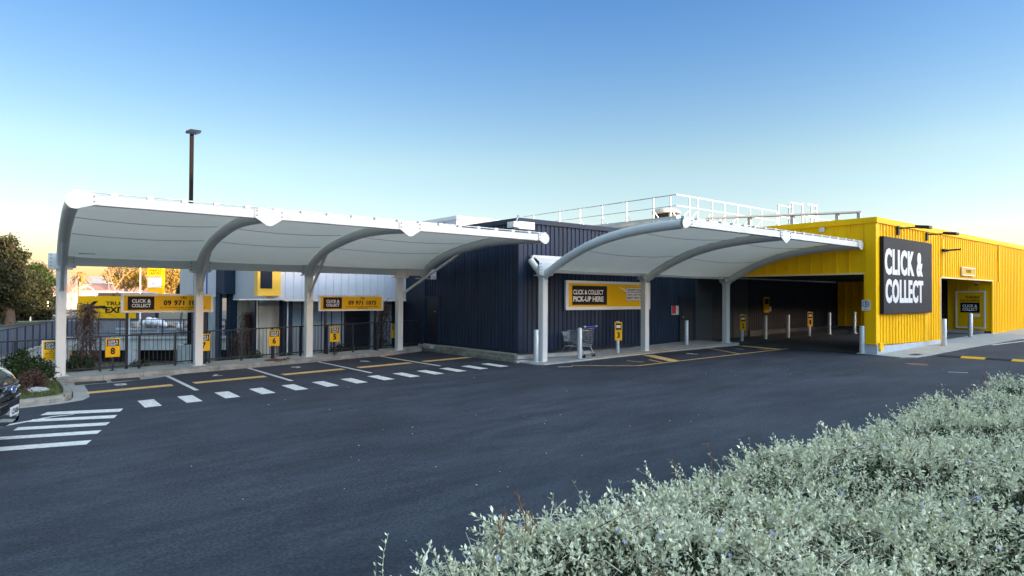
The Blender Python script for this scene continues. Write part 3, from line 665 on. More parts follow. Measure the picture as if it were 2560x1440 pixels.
# CLICK & COLLECT board
BD = thing('sign_board', (22.3, 8.5, 1.8), 'huge charcoal board with white CLICK & COLLECT lettering on the yellow wall', 'sign')
mb = MB(); mb.box(22.31, 26.62, 8.44, 8.57, 1.79, 4.32); mb.build('board', 'charcoal', BD, bevel=.01)
for s_, (a, b) in (('CLICK &', ((2212, 692), (2306, 628))), ('COLLECT', ((2214, 757), (2307, 700)))):
    p = on_y(*a, 8.44); q = on_y(*b, 8.44); lettering(s_, BD, 'white', (p.x, 8.44, 3.07 if 'K' in s_ else 2.14), (1, 0, 0), q.x-p.x, .87 if 'K' in s_ else .80, .034, lift=.006, bold=.022)
def frame_sign(t, x0, x1, z0, z1, y, fr=.05, mat='yellow_sign', depth=.04):
    mb = MB(); mb.box(x0, x1, y, y+depth, z0, z1); mb.build('panel', mat, t)
    mb = MB(); mb.box(x0-fr, x1+fr, y-.012, y+depth+.002, z1, z1+fr); mb.box(x0-fr, x1+fr, y-.012, y+depth+.002, z0-fr, z0); mb.box(x0-fr, x0, y-.012, y+depth+.002, z0, z1); mb.box(x1, x1+fr, y-.012, y+depth+.002, z0, z1)
    mb.build('frame', 'white', t)
t = thing('no_entry_sign', (31, 8.5, 3.4), 'small yellow sign reading NO ENTRY above the right opening', 'sign'); frame_sign(t, 30.2, 31.75, 3.28, 3.55, 8.5, .04)
lettering('NO ENTRY', t, 'black', (30.65, 8.5, 3.36), (1, 0, 0), .62, .13, .02)
# thanks poster on inner wall
t = thing('thanks_sign', (34.4, 9.4, 1), 'white framed yellow poster reading THANKS FOR SHOPPING inside the right opening', 'sign')
mb = MB(); mb.box(34.40, 34.44, 8.88, 9.90, 1.03, 2.60); mb.build('panel', 'yellow_sign', t)
mb = MB(); mb.box(34.38, 34.45, 8.82, 9.96, 2.60, 2.66); mb.box(34.38, 34.45, 8.82, 9.96, .97, 1.03); mb.box(34.38, 34.45, 8.82, 8.88, 1.03, 2.60); mb.box(34.38, 34.45, 9.90, 9.96, 1.03, 2.60); mb.build('frame', 'white', t)
mb = MB(); mb.box(34.392, 34.40, 9.03, 9.77, 1.68, 2.14); mb.build('black_panel', 'black', t)
xd = (0, -1, 0)
lettering('THANKS', t, 'black', (34.40, 9.6, 2.31), xd, .57, .13, .03); lettering('FOR SHOPPING', t, 'black', (34.40, 9.77, 2.18), xd, .74, .09, .03)
lettering('CLICK &', t, 'white', (34.392, 9.69, 1.92), xd, .57, .13, .03); lettering('COLLECT', t, 'white', (34.392, 9.69, 1.76), xd, .57, .13, .03)
mb = MB(); mb.box(34.39, 34.40, 9.03, 9.33, 1.50, 1.62); mb.build('speech_bubble', 'white', t)
# 5 km sign
t = thing('speed_sign', (22.0, 8.85, 2), 'small white sign with a 5 in a circle at the opening edge', 'sign')
mb = MB(); mb.box(22.02, 22.035, 8.74, 9.0, 1.90, 2.24); mb.build('plate', 'white', t)
mb = MB(); c = Vector((22.012, 8.87, 2.12)); ring = [c+Vector((0, math.cos(a)*.095, math.sin(a)*.095)) for a in np.linspace(0, 2*math.pi, 25)]; mb.tube(ring, .011, 6); mb.build('ring', 'bluestripe', t)
lettering('5', t, 'black', (22.018, 8.9, 2.07), xd, .06, .1, .03); mb = MB(); mb.box(22.012, 22.02, 8.8, 8.94, 1.93, 1.98); mb.build('caption_bar', 'galv', t)
# flood lights
def floodlight(p, label, arm=.62):
    t = thing('floodlight', p, label, 'light', 'floodlights on the yellow wall'); p = Vector(p)
    mb = MB(); mb.box(p.x-.07, p.x+.07, p.y-.05, p.y+.02, p.z-.16, p.z+.14); mb.build('bracket', 'plastic', t)
    e = p+Vector((.15, -arm, .06)); mb = MB(); mb.tube([p+Vector((0, -.03, .06)), e], .022, 8); mb.build('arm', 'plastic', t)
    mb = MB(); mb.obox(e+Vector((-.16, -.32, -.07)), (.32, 0, 0), (0, .42, .05), (0, 0, .09)); mb.build('head', 'plastic', t, bevel=.015)
    mb = MB(); mb.obox(e+Vector((-.12, -.28, -.078)), (.24, 0, 0), (0, .33, .04), (0, 0, .006)); mb.build('lens', 'glass', t)
floodlight((23.75, 8.55, 4.62), 'black arm floodlight above the big sign, the left one near the corner')
floodlight((26.4, 8.55, 4.58), 'black arm floodlight above the right edge of the big sign')
t = thing('floodlight', (28.2, 8.55, 4.15), 'low black wall light under a flat arm above the right opening', 'light', 'floodlights on the yellow wall')
mb = MB(); mb.box(28.0, 28.4, 8.45, 8.56, 4.1, 4.2); mb.build('bracket', 'plastic', t); mb = MB(); mb.obox((28.1, 8.5, 4.12), (.15, -.5, .03), (.2, .05, 0), (0, 0, .05)); mb.build('head', 'plastic', t)
t = thing('dome_camera', (33.6, 9.1, 3.1), 'small white dome camera under the soffit above the poster', 'camera'); mb = MB(); P = on_x(2441, 711, 34.2)
mb.tube([(P.x, P.y, P.z+.1), (P.x, P.y, P.z+.02)], .09, 14); mb.build('mount', 'white', t); mb = MB(); mb.tube([(P.x, P.y, P.z+.02), (P.x, P.y, P.z-.03), (P.x, P.y, P.z-.06)], [.075, .06, .02], 14); mb.build('dome', 'glass', t)

# --- upper store block and roof kit
UB = thing('upper_store_block', (22.0, 16.3, 4.7), 'cream clad upper store block with roof edge behind the canopies', 'building')
mb = MB(); mb.box(22.3, 70, 16.45, 60, 3.2, 5.55); mb.build('core', 'pale2', UB)
corrugated('front_cladding', 'pale2', (22.3, 16.42), (60, 16.42), 4.6, 5.5, .3, .04, (0, -1, 0), UB); corrugated('side_cladding', 'pale2', (22.28, 40), (22.28, 16.42), 4.6, 5.5, .3, .04, (-1, 0, 0), UB)
mb = MB(); mb.box(22.15, 22.35, 16.5, 60, 5.48, 5.62); mb.box(22.15, 70, 16.3, 16.5, 5.482, 5.622); mb.build('roof_edge', 'white_steel', UB)
def railing(name, pts_posts, a, b, ztop, zmid, zbase, label, brace, kick):
    t = thing(name, a, label, 'railing', 'white railings round the store roof'); a = Vector(a); b = Vector(b)
    for z, nm, r in ((ztop, 'top_rail', .024), (zmid, 'mid_rail', .017)):
        mb = MB(); mb.tube([(a.x, a.y, z), (b.x, b.y, z)], r, 8); mb.build(nm, 'white_steel', t)
    for p in pts_posts:
        mb = MB(); mb.box(p[0]-.022, p[0]+.022, p[1]-.022, p[1]+.022, zbase, ztop); 
        q = Vector((p[0], p[1], zmid-.1)); mb.bar(q, (p[0]+brace[0], p[1]+brace[1], zbase), .035); mb.build('post', 'white_steel', t)
    mb = MB(); mb.bar((a.x, a.y, zbase+.03), (b.x, b.y, zbase+.03), .03, .1); mb.build('toe_board', 'white_steel', t)
ZR = 6.59
railing('roof_railing', [(22, y) for y in (16.6, 17.5, 19.0, 20.5, 21.95, 23.4, 25.4)], (22, 16.3, 5.6), (22, 26.2, 5.6), ZR, 6.13, 5.62, 'white roof railing on the left edge, top rail sloping down to the left', (.5, 0), 0)
railing('roof_railing', [(x, 16.3) for x in (22.9, 23.5, 24.55, 25.55, 26.6, 27.65, 28.7, 30.1)], (22, 16.3, 5.6), (30.3, 16.3, 5.6), ZR, 6.13, 5.62, 'white roof railing with slanted braces along the roof front left of the ladder', (-.25, .25), 0)
railing('roof_railing', [(x, 16.3) for x in (33.1, 34.1, 35.1, 36.2, 37.2, 38.2)], (32.4, 16.3, 5.6), (38.6, 16.3, 5.6), ZR, 6.13, 5.62, 'white roof railing between the ladder cage and the roof corner', (-.25, .25), 0)
a, b = Vector((38.6, 16.3, ZR)), Vector((60, 16.3, 6.3))
t = thing('roof_railing', a, 'white roof railing dropping away to the right behind the yellow parapet', 'railing', 'white railings round the store roof')
mb = MB(); mb.tube([a, (40.8, 16.3, 6.15), (43, 16.3, 5.98), (62, 16.3, 5.4)], .03, 8); mb.build('top_rail', 'white_steel', t)
for x, z in ((39.8, 6.36), (41, 6.14), (42.9, 5.98), (45, 5.9), (49, 5.78), (54, 5.6)):
    mb = MB(); mb.box(x-.03, x+.03, 16.27, 16.33, 5.2, z); mb.build('post', 'white_steel', t)
t = thing('access_ladder', (31, 16, 4.9), 'white caged access ladder rising above the roof railing', 'ladder', None)
for x, zt in ((30.45, 7.0), (31.5, 7.1)):
    for y in (15.7, 16.4):
        mb = MB(); mb.box(x-.03, x+.03, y-.03, y+.03, 5.6, zt); mb.build('post', 'white_steel', t)
for x in (31.9, 32.45):
    mb = MB(); mb.box(x-.035, x+.035, 15.4, 15.47, 4.7, 7.05); mb.build('stile', 'white_steel', t)
mb = MB()
for z in np.arange(4.9, 7.1, .3): mb.box(31.9, 32.45, 15.42, 15.46, z, z+.035)
mb.build('rungs', 'white_steel', t)
for z in (7.0, 6.45, 6.0):
    mb = MB(); mb.bar((30.3, 15.7, z), (31.6, 15.7, z), .05); mb.bar((30.4, 16.4, z-.06), (31.6, 16.4, z-.06), .05); mb.bar((31.5, 15.45, z), (32.45, 15.45, z), .04); mb.build('guard_rail', 'white_steel', t)
a, b = on_z(1765, 546, 5.55), on_z(2152, 530, 5.55)
t = thing('roof_walkway', a, 'long white walkway beam on short posts crossing the yellow roof', 'walkway')
mb = MB(); mb.bar(a, b, .3, .06); mb.build('deck', 'white_steel', t)
for k in (.02, .3, .58, .86, .99):
    p = a.lerp(b, k); mb = MB(); mb.box(p.x-.06, p.x+.06, p.y-.06, p.y+.06, 4.7, 5.5); mb.build('post', 'white_steel', t)
t = thing('roof_duct', (24, 15.9, 5), 'fat cream duct lying along the roof behind the yellow parapet', 'duct')
mb = MB(); mb.tube([(23.4, 16.05, 5.02), (46, 16.05, 5.3)], .27, 20); mb.build('pipe', 'duct', t)
mb = MB()
for x in (27.6, 30.5, 33.5, 37): mb.tube([(x, 16.05, 5.02+(x-23.4)*.0124), (x+.12, 16.05, 5.02+(x-23.4)*.0124)], .285, 20)
mb.build('bands', 'galv', t); mb = MB(); mb.tube([(28.4, 16.05, 5.08), (28.75, 16.05, 5.085)], .30, 20); mb.build('black_band', 'plastic', t)
t = thing('condenser_grille', (26, 15.7, 4.7), 'row of black and white roof grille slats under the duct', 'vent')
mb = MB(); mb.box(26.2, 34.5, 15.74, 15.8, 4.6, 5.0); mb.build('back_panel', 'plastic', t); mb = MB()
for x in np.arange(26.3, 34.4, .34): mb.box(x, x+.17, 15.70, 15.74, 4.6, 5.0)
mb.build('slats', 'white', t)
P = on_x(1665, 536, 23.2); t = thing('roof_vent', P, 'rounded grey roof cowl behind the roof railing near its corner', 'vent')
mb = MB(); mb.box(P.x-.3, P.x+.3, P.y-.38, P.y+.38, P.z-.25, P.z+.02); mb.build('base', 'plastic', t)
mb = MB(); mb.tube([(P.x, P.y, P.z+.02), (P.x, P.y, P.z+.12), (P.x, P.y, P.z+.22), (P.x, P.y, P.z+.28)], [.62, .62, .48, .1], 20); mb.build('hood', 'duct', t)

# --- pale building behind the fence
PB = thing('pale_building', (7.6, 22.6, -1.5), 'pale lilac building with overhanging upper wall and yellow panel behind the fence', 'building')
YP = 22.5
corrugated('upper_cladding', 'pale', (7.66, YP), (16, YP), 2.17, 5.2, .30, .02, (0, -1, 0), PB, 'seam')
mb = MB(); mb.box(7.5, 16.0, YP-.08, YP+.1, 5.2, 5.32); mb.box(7.0, 7.7, YP+.1, 30, 5.2, 5.322); mb.build('parapet_cap', 'white', PB)
mb = MB(); mb.box(7.3, 22, YP+.03, 30, 2.16, 5.2); mb.build('upper_core', 'pale', PB)
mb = MB(); mb.box(6.88, 7.66, YP-.3, YP+.05, 2.27, 5.2); yp = mb.build('yellow_panel', new_mat('yellow panel', (.95, .50, .04), .45), PB)
mb = MB(); mb.box(6.97, 7.36, YP-.32, YP-.3, 2.52, 4.2); parent_keep(mb.build('poster', 'charcoal'), yp)
mb = MB(); mb.box(6.2, 7.9, YP-.55, YP+.1, 2.12, 2.165); mb.box(7.9, 16, YP-.03, YP+.2, 2.08, 2.16); mb.build('drip_edge', 'white', PB)
mb = MB(); mb.box(7.13, 7.95, YP+.7, YP+1, -1.5, 2.16); mb.box(7.1, 7.5, YP+.3, YP+.7, -1.5, 1.9); mb.build('precast_wall', 'tiltup', PB)
mb = MB(); mb.box(8.3, 10.4, YP+.6, YP+1, -1.5, 2.12); mb.build('lower_wall', 'panelblue', PB)
mb = MB()
for x in (8.3, 8.75, 9.15, 9.5, 9.9, 10.3): mb.box(x-.015, x+.015, YP+.58, YP+.6, -1.5, 2.12)
mb.build('panel_joints', 'fence', PB)
for x0, x1 in ((6.98, 7.12), (7.96, 8.06), (8.14, 8.3)):
    mb = MB(); mb.box(x0, x1, YP+.3, YP+.7, -1.5, 2.14); mb.build('navy_column', 'navy', PB)
mb = MB(); mb.tube([(8.10, YP+.25, -1.5), (8.10, YP+.25, 2.1)], .03, 8); mb.tube([(7.04, YP+.22, -1.5), (7.04, YP+.22, 2.1)], .03, 8); mb.build('downpipe', 'white', PB)
mb = MB(); mb.box(10.42, 11.5, YP+.62, YP+1, -1.5, 2.12)
lv = mb.build('louvre', 'door', PB); mb = MB()
for z in np.arange(-.6, 2.0, .09): mb.obox((10.5, YP+.56, z), (.92, 0, 0), (0, .05, .03), (0, 0, .012))
parent_keep(mb.build('blades', 'fence'), lv)
mb = MB(); mb.box(11.5, 12.5, YP+.7, YP+1, -1.5, 2.12); mb.build('end_wall', 'panelblue', PB)
mb = MB(); mb.box(12.5, 16, YP+.9, YP+1.1, -1.5, 2.12); mb.box(13.1, 13.25, YP+.2, YP+.4, -1.5, 2.1); mb.build('dark_recess', 'door', PB)
mb = MB(); mb.box(8.2, 22, YP+1.0, 30, -1.5, 2.17); mb.build('lower_core', 'tiltup', PB)
# left wing of the pale building, further back
LW = thing('loading_dock_building', (4, 27, -1.5), 'pale dock building with navy boxed bay and blue pipes behind the second post', 'building')
YL = 27.5
def px(x, y=700): return on_y(x, y, YL).x
mb = MB(); mb.box(on_y(450, 700, YL+3).x, px(541), YL, YL+3, on_y(500, 742, YL).z, 5.6); mb.build('left_wall', 'pale', LW)
mb = MB(); mb.box(px(586), px(640), YL-1.0, YL+6, on_y(600, 745, YL).z, 5.6); mb.build('right_wall', 'pale', LW)
mb = MB(); mb.box(px(540), px(586), YL-1.2, YL+5, on_y(560, 735, YL).z, 5.6); mb.build('navy_box', 'navy', LW)
mb = MB(); mb.box(px(560), px(578), YL-.9, YL-.4, -1.5, 2.4); mb.box(px(540), px(548), YL-.5, YL, -1.5, 2.4); mb.build('navy_column', 'navy', LW)
mb = MB(); mb.box(px(528), px(543), YL+.1, YL+.4, -1.5, 2.4); mb.box(px(549), px(553), YL+.1, YL+.3, -1.5, 2.4); mb.build('white_column', 'tiltup', LW)
mb = MB()
for x in (484, 515): mb.box(px(x), px(x)+.05, YL-.04, YL, -1.4, 5.5)
mb.build('blue_pipes', 'bluestripe', LW)
mb = MB(); mb.box(on_y(505, 800, YL+4).x, px(600), YL+4, YL+6, -1.5, 2.5); mb.build('back_wall', 'door', LW)
mb = MB(); mb.box(px(505), px(527), YL+.5, YL+.7, -1.5, -.2); mb.build('low_wall', 'tiltup', LW)
# roof plant block
RP = thing('roof_plant_block', (16, 23.7, 5.3), 'pale panelled upper block with sloping roof edge behind the long canopy', 'building')
corrugated('front_cladding', 'pale2', (16, 23.7), (27, 23.7), 4.8, 5.78, .5, .03, (0, -1, 0), RP, 'seam')
corrugated('side_cladding', 'pale', (16, 30), (16, 23.7), 4.8, 5.78, .5, .03, (-1, 0, 0), RP, 'seam')
mb = MB(); mb.box(16.03, 27, 23.73, 30, 4, 5.75); mb.build('core', 'pale', RP); mb = MB(); mb.box(15.93, 16.1, 23.62, 30, 5.74, 5.9); mb.box(15.931, 27, 23.63, 23.8, 5.742, 5.902); mb.build('roof_edge', 'white', RP)
mb = MB(); mb.box(15.95, 16.0, 24.6, 25.3, 4.8, 5.66); mb.build('blue_panel', 'panelblue', RP)

# ================================================================== SIGNS
PK = thing('pickup_sign', (14.6, 15.25, 1.85), 'wide yellow wall sign reading CLICK & COLLECT PICK-UP HERE on the navy wall', 'sign')
y = 15.22
mb = MB(); mb.box(14.62, 18.97, y, y+.08, 1.85, 2.84); mb.build('frame', 'white', PK, bevel=.006)
mb = MB(); mb.box(14.75, 18.85, y-.008, y, 1.96, 2.75); mb.build('panel', 'yellow_sign', PK)
a, b = on_y(1422, 762, y), on_y(1517, 714, y); mb = MB(); mb.box(14.9, b.x, y-.014, y-.008, 2.02, 2.67); bp_ = mb.build('black_panel', 'black', PK)
p, q = on_y(1432, 735, y), on_y(1508, 723, y)
lettering('CLICK & COLLECT', PK, 'white', (p.x, y-.014, 2.37), (1, 0, 0), q.x-p.x, .165, .03); lettering('PICK-UP HERE', PK, 'white', (p.x, y-.014, 2.13), (1, 0, 0), q.x-p.x, .185, .032)
p, q = on_y(1565, 750, y), on_y(1610, 720, y); mb = MB(); mb.box(p.x, q.x, y-.012, y-.008, 2.17, 2.63); mb.prism([(0, 0), (-.42, .1), (0, -.08)], (p.x, y-.008, 2.56), (1, 0, 0), (0, 0, 1), (0, -.004, 0)); mb.build('speech_bubble', 'white', PK)
mb = MB(); 
for z0, z1, x0, x1 in ((2.63, 2.642, p.x-.012, q.x+.012), (2.158, 2.17, p.x-.012, q.x+.012), (2.17, 2.63, p.x-.012, p.x), (2.17, 2.63, q.x, q.x+.012)): mb.box(x0, x1, y-.013, y-.008, z0, z1)
mb.build('bubble_outline', 'black', PK)
w_ = q.x-p.x-.08
for s_, z, h in (('STICKETY-CLICK!', 2.51, .085), ('HAVE YOUR ORDER NUMBER', 2.44, .05), ('HANDY AND WE\'LL BE', 2.345, .065), ('RIGHT WITH YOU', 2.215, .095)):
    lettering(s_, PK, 'black', (p.x+.04, y-.012, z), (1, 0, 0), w_, h, .03)

def call_sign(x0, label, posts):
    t = thing('phone_sign', (x0, 20.6, .2), label, 'sign', 'long yellow phone number signs over the fence'); y = 20.62; zc = 2.31-.012*(x0-2.7)/8
    x1 = x0+2.4; z1 = zc; z0 = z1-.54
    mb = MB(); mb.box(x0, x1, y, y+.05, z0, z1); mb.build('frame', 'white', t, bevel=.008)
    mb = MB(); mb.box(x0+.07, x1-.07, y-.006, y, z0+.05, z1-.05); mb.build('panel', 'yellow_sign', t)
    mb = MB(); mb.box(x0+.16, x0+.82, y-.012, y-.006, z0+.085, z1-.08); mb.build('black_panel', 'black', t)
    lettering('CLICK &', t, 'white', (x0+.26, y-.012, z0+.285), (1, 0, 0), .47, .10, .03); lettering('COLLECT', t, 'white', (x0+.26, y-.012, z0+.155), (1, 0, 0), .47, .10, .03)
    lettering('CALL', t, 'black', (x0+1.50, y-.006, z0+.40), (1, 0, 0), .17, .07, .02, bold=.003)
    lettering('09 971 1075', t, 'black', (x0+1.06, y-.006, z0+.205), (1, 0, 0), 1.04, .15, .024, bold=.005)
    lettering('TELL US YOUR ORDER NUMBER & CARPARK SPOT NUMBER', t, 'black', (x0+.96, y-.006, z0+.125), (1, 0, 0), 1.22, .035, .02)
    lettering('OR TEXT 021', t, 'black', (x0+1.40, y-.006, z0+.075), (1, 0, 0), .38, .032, .02)
    for px_ in posts:
        mb = MB(); mb.box(px_-.035, px_+.035, y+.06, y+.13, gz(px_)+KH, z1-.08); mb.build('post', 'fence', t)
call_sign(2.70, 'yellow 09 971 1075 sign on dark posts, nearer one left of the second post', (2.86, 4.9))
call_sign(8.38, 'yellow 09 971 1075 sign between the third and fourth canopy posts', (8.66, 10.5))

def plate_sign(x, zt, num, label, w=.345):
    t = thing('bay_sign', (x, 20.5, gz(x)), label, 'sign', 'numbered yellow bay signs on the fence'); y = 20.47
    z0 = zt-.51
    if num == '':
        mb = MB(); mb.box(x-.03, x+w+.1, y+.006, y+.02, z0-.02, zt+.02); mb.build('backing', 'white', t)
    mb = MB(); mb.box(x, x+w, y, y+.012, z0, zt); mb.build('plate', 'yellow_sign', t, bevel=.003)
    mb = MB(); mb.box(x+.03, x+w-.03, y-.004, y, zt-.215, zt-.03); mb.build('black_panel', 'black', t)
    lettering('CLICK &', t, 'white', (x+.055, y-.004, zt-.115), (1, 0, 0), w-.11, .062, .03); lettering('COLLECT', t, 'white', (x+.055, y-.004, zt-.195), (1, 0, 0), w-.11, .062, .03)
    if num: lettering(num, t, 'black', (x+w/2-.055, y, z0+.07), (1, 0, 0), .11, .19, .04)
    else:
        lettering('CALL', t, 'black', (x+.13, y, z0+.23), (1, 0, 0), .08, .03, .02); lettering('09 971 1075', t, 'black', (x+.05, y, z0+.16), (1, 0, 0), w-.1, .05, .02)
        lettering('TELL US YOUR ORDER NUMBER', t, 'black', (x+.05, y, z0+.11), (1, 0, 0), w-.1, .025, .01); lettering('& CARPARK SPOT NUMBER', t, 'black', (x+.05, y, z0+.06), (1, 0, 0), w-.1, .025, .01)
    xp = x+w/2; mb = MB(); mb.box(xp-.025, xp+.025, y+.012, y+.05, gz(x)+KH, zt-.1); mb.box(xp-.09, xp+.09, y-.04, y+.1, gz(x)+KH, gz(x)+KH+.012); mb.build('post', 'fence', t)
plate_sign(.96, 1.06, '', 'yellow sign with phone number half hidden behind the first canopy post')
plate_sign(2.33, 1.08, '8', 'yellow plate sign with black number 8 on the fence')
plate_sign(4.64, 1.13, '7', 'yellow plate sign with number 7 partly behind the second post')
plate_sign(6.70, 1.19, '6', 'yellow plate sign with black number 6 on its own short post')
plate_sign(8.72, 1.24, '5', 'yellow plate sign with black number 5 beside the third post')
plate_sign(11.03, 1.29, '4', 'yellow plate sign with number 4 partly behind the fourth post')

# ================================================================== BOLLARDS
def bollard(x, y, label, h=.98, r=.075, grp='galvanised steel bollards'):
    z = gz(x)+.03; t = thing('bollard', (x, y, z), label, 'bollard', grp)
    mb = MB(); mb.tube([(x, y, z), (x, y, z+h-.02), (x, y, z+h)], [r, r, r*.85], 20); mb.build('tube', 'galv', t)
    mb = MB(); mb.box(x-.12, x+.12, y-.12, y+.12, z-.01, z+.012)
    for a in (-.095, .095):
        for b in (-.095, .095): bolt(mb, (x+a, y+b, z+.01), (0, 0, 1), .012)
    mb.build('base_plate', 'galv', t); return t
bollard(12.84, 14.67, 'grey bollard just left of the first right-hand canopy post')
bollard(14.34, 14.3, 'grey bollard in front of the shopping trolley')
bollard(20.2, 14.5, 'grey bollard before the navy door right of the middle post')
bollard(25.12, 14.1, 'grey bollard in the drive-through right of the number 2 sign', 1.0)
bollard(26.33, 13.75, 'grey bollard in the drive-through just left of the number 1 sign', 1.0)
bollard(29.42, 13.42, 'grey bollard in the drive-through right of the number 1 sign', 1.0)
bollard(30.89, 12.95, 'grey bollard deepest in the drive-through against the yellow inner wall', 1.0)
bollard(22.05, 9.0, 'thick grey bollard guarding the yellow corner of the opening', .9, .085)
bollard(26.72, 8.1, 'grey bollard on the concrete apron left of the right opening', .98, .085)
bollard(31.7, 8.65, 'grey bollard standing before the framed yellow poster', 1.0, .08)
def sign_bollard(x, y, num, label, face):
    t = bollard(x, y, label, 1.1, .06, 'numbered bollards with yellow plates'); t['category'] = 'bollard'; t.name = 'sign_bollard'
    z1 = gz(x)+1.12; xd = Vector(face); nn = xd.cross(Vector((0, 0, 1))); o = Vector((x, y, z1-.64))+nn*.07-xd*.13
    mb = MB(); mb.obox(o, xd*.26, -nn*.015, (0, 0, .62)); mb.build('plate', 'yellow_sign', t)
    mb = MB(); mb.obox(o+xd*.03+Vector((0, 0, .36))+nn*.003, xd*.2, -nn*.003, (0, 0, .22)); mb.build('black_panel', 'black', t)
    mb = MB(); mb.obox(o+xd*.05+Vector((0, 0, .42))+nn*.006, xd*.15, -nn*.003, (0, 0, .10)); mb.build('sticker', 'white', t)
    lettering(num, t, 'black', o+xd*.08+Vector((0, 0, .08))+nn*.001, xd, .1, .2, .04)
f3 = Vector((.9, -.43, 0)).normalized()
sign_bollard(16.43, 14.57, '3', 'bollard with yellow plate number 3 beside the trolley', f3)
sign_bollard(23.6, 14.26, '2', 'bollard with yellow plate number 2 right of the third post', f3)
sign_bollard(27.73, 13.52, '1', 'dim bollard with yellow plate number 1 inside the drive-through', f3)
t = thing('wall_poster', (26.6, 15.3, 1.6), 'dim yellow and black poster on the dark wall inside the drive-through', 'poster')
P = on_y(1916, 762, 15.3); mb = MB(); mb.box(P.x-.22, P.x+.22, 15.28, 15.33, P.z-.35, P.z+.36); mb.build('panel', 'yellow_sign', t); mb = MB(); mb.box(P.x-.16, P.x+.16, 15.27, 15.28, P.z+.03, P.z+.28); mb.build('black_panel', 'black', t)
mb = MB(); mb.box(P.x+.24, P.x+.4, 15.28, 15.33, P.z-.3, P.z-.08); mb.build('side_box', 'white', t)

# speed hump
t = thing('speed_hump', (23.2, 5, .5), 'black and yellow rubber speed hump across the lane at right', 'speed hump')
y0 = 7.15
for i in range(14):
    ya = y0-i*.62; x = 22.9+.045*i
    prof = [(0, 0), (.06, .03), (.14, .05), (.22, .05), (.30, .03), (.36, 0)]
    mb = MB(); mb.prism(prof, (x, ya, gz(x)+.003), (1, 0, 0), (0, 0, 1), (.03, -.6, 0)); mb.build('yellow_segment' if i % 2 else 'black_segment', 'yellow_sign' if i % 2 else 'rubber', t)

# shopping trolley
def trolley():
    c = Vector((14.72, 14.78, gz(14.7)+.035)); t = thing('shopping_trolley', c, 'wire shopping trolley with blue handle standing by the navy wall', 'trolley')
    fwd = Vector((-.12, .99, 0)).normalized(); sd = Vector((-fwd.y, fwd.x, 0)); Z = Vector((0, 0, 1))
    def p(f, s, z): return c+fwd*f+sd*s+Z*z
    r = .006
    # basket grid
    mb = MB(); zt_b, zt_f, zb_b, zb_f = .93, .82, .40, .50; lb, lf = -.42, .48
    def bp_(u, v, side):                       # u along length 0..1, v height 0..1
        f = lb+(lf-lb)*u; w = (.27-.05*u)*(.85+.15*v); z = (zb_b+(zb_f-zb_b)*u)*(1-v)+(zt_b+(zt_f-zt_b)*u)*v
        f += (.10*(v-1) if u > .99 else 0)+(-.02*v if u < .01 else 0); return p(f, side*w, z)
    for side in (-1, 1):
        for k in range(13): mb.tube([bp_(k/12, v, side) for v in (0, 1)], .004, 4)
        for v in np.linspace(0, 1, 9): mb.tube([bp_(u, v, side) for u in (0, 1)], .004 if 0 < v < 1 else .009, 4)
    for k in range(9):
        s_ = -1+2*k/8
        for u in (0, 1):
            a, b = bp_(u, 0, 1), bp_(u, 0, -1); a2, b2 = bp_(u, 1, 1), bp_(u, 1, -1); q = (k/8); mb.tube([a.lerp(b, q), a2.lerp(b2, q)], .004, 4)
        mb.tube([bp_(0, 0, 1).lerp(bp_(0, 0, -1), k/8), bp_(1, 0, 1).lerp(bp_(1, 0, -1), k/8)], .004, 4)
    for v in np.linspace(0, 1, 8):
        for u in (0, 1): mb.tube([bp_(u, v, 1), bp_(u, v, -1)], .004 if 0 < v < 1 else .009, 4)
    mb.build('basket', 'chrome', t)
    mb = MB()
    for s_ in (-1, 1):
        mb.tube([p(-.52, s_*.27, 1.0), p(-.46, s_*.27, .92), p(-.40, s_*.24, .40), p(-.30, s_*.23, .33), p(.1, s_*.22, .36), p(.38, s_*.2, .32), p(.50, s_*.19, .14)], .013, 8)
        mb.tube([p(-.34, s_*.23, .36), p(-.46, s_*.25, .14)], .013, 8)
    mb.tube([p(-.34, -.23, .36), p(-.34, .23, .36)], .011, 6); mb.tube([p(.36, -.2, .34), p(.36, .2, .34)], .011, 6); mb.build('frame', 'chrome', t)
    mb = MB(); mb.tube([p(-.53, -.27, 1.0), p(-.53, .27, 1.0)], .019, 10); mb.build('handle', 'blueh', t)
    mb = MB(); mb.tube([p(-.53, .27, 1.0), p(-.53, .33, 1.01)], .024, 8); mb.tube([p(-.53, -.27, 1.0), p(-.53, -.33, 1.01)], .024, 8); mb.build('handle_end', 'speaker', t)
    mb = MB(); mb.tube([p(-.3, -.2, .86), p(-.3, .2, .86), p(-.12, .2, .62), p(-.12, -.2, .62), p(-.3, -.2, .86)], .008, 6); mb.build('child_seat', 'chrome', t)
    for f, s_ in ((-.46, .25), (-.46, -.25), (.50, .19), (.50, -.19)):
        q = p(f, s_, .065); mb = MB(); mb.tube([q-sd*.015, q+sd*.015], .065, 16); w = mb.build('castor', 'rubber', t)
        mb = MB(); mb.obox(p(f-.02, s_-.022, .07), fwd*.05, sd*.044, Z*.075); parent_keep(mb.build('fork', 'chrome'), w)
trolley()

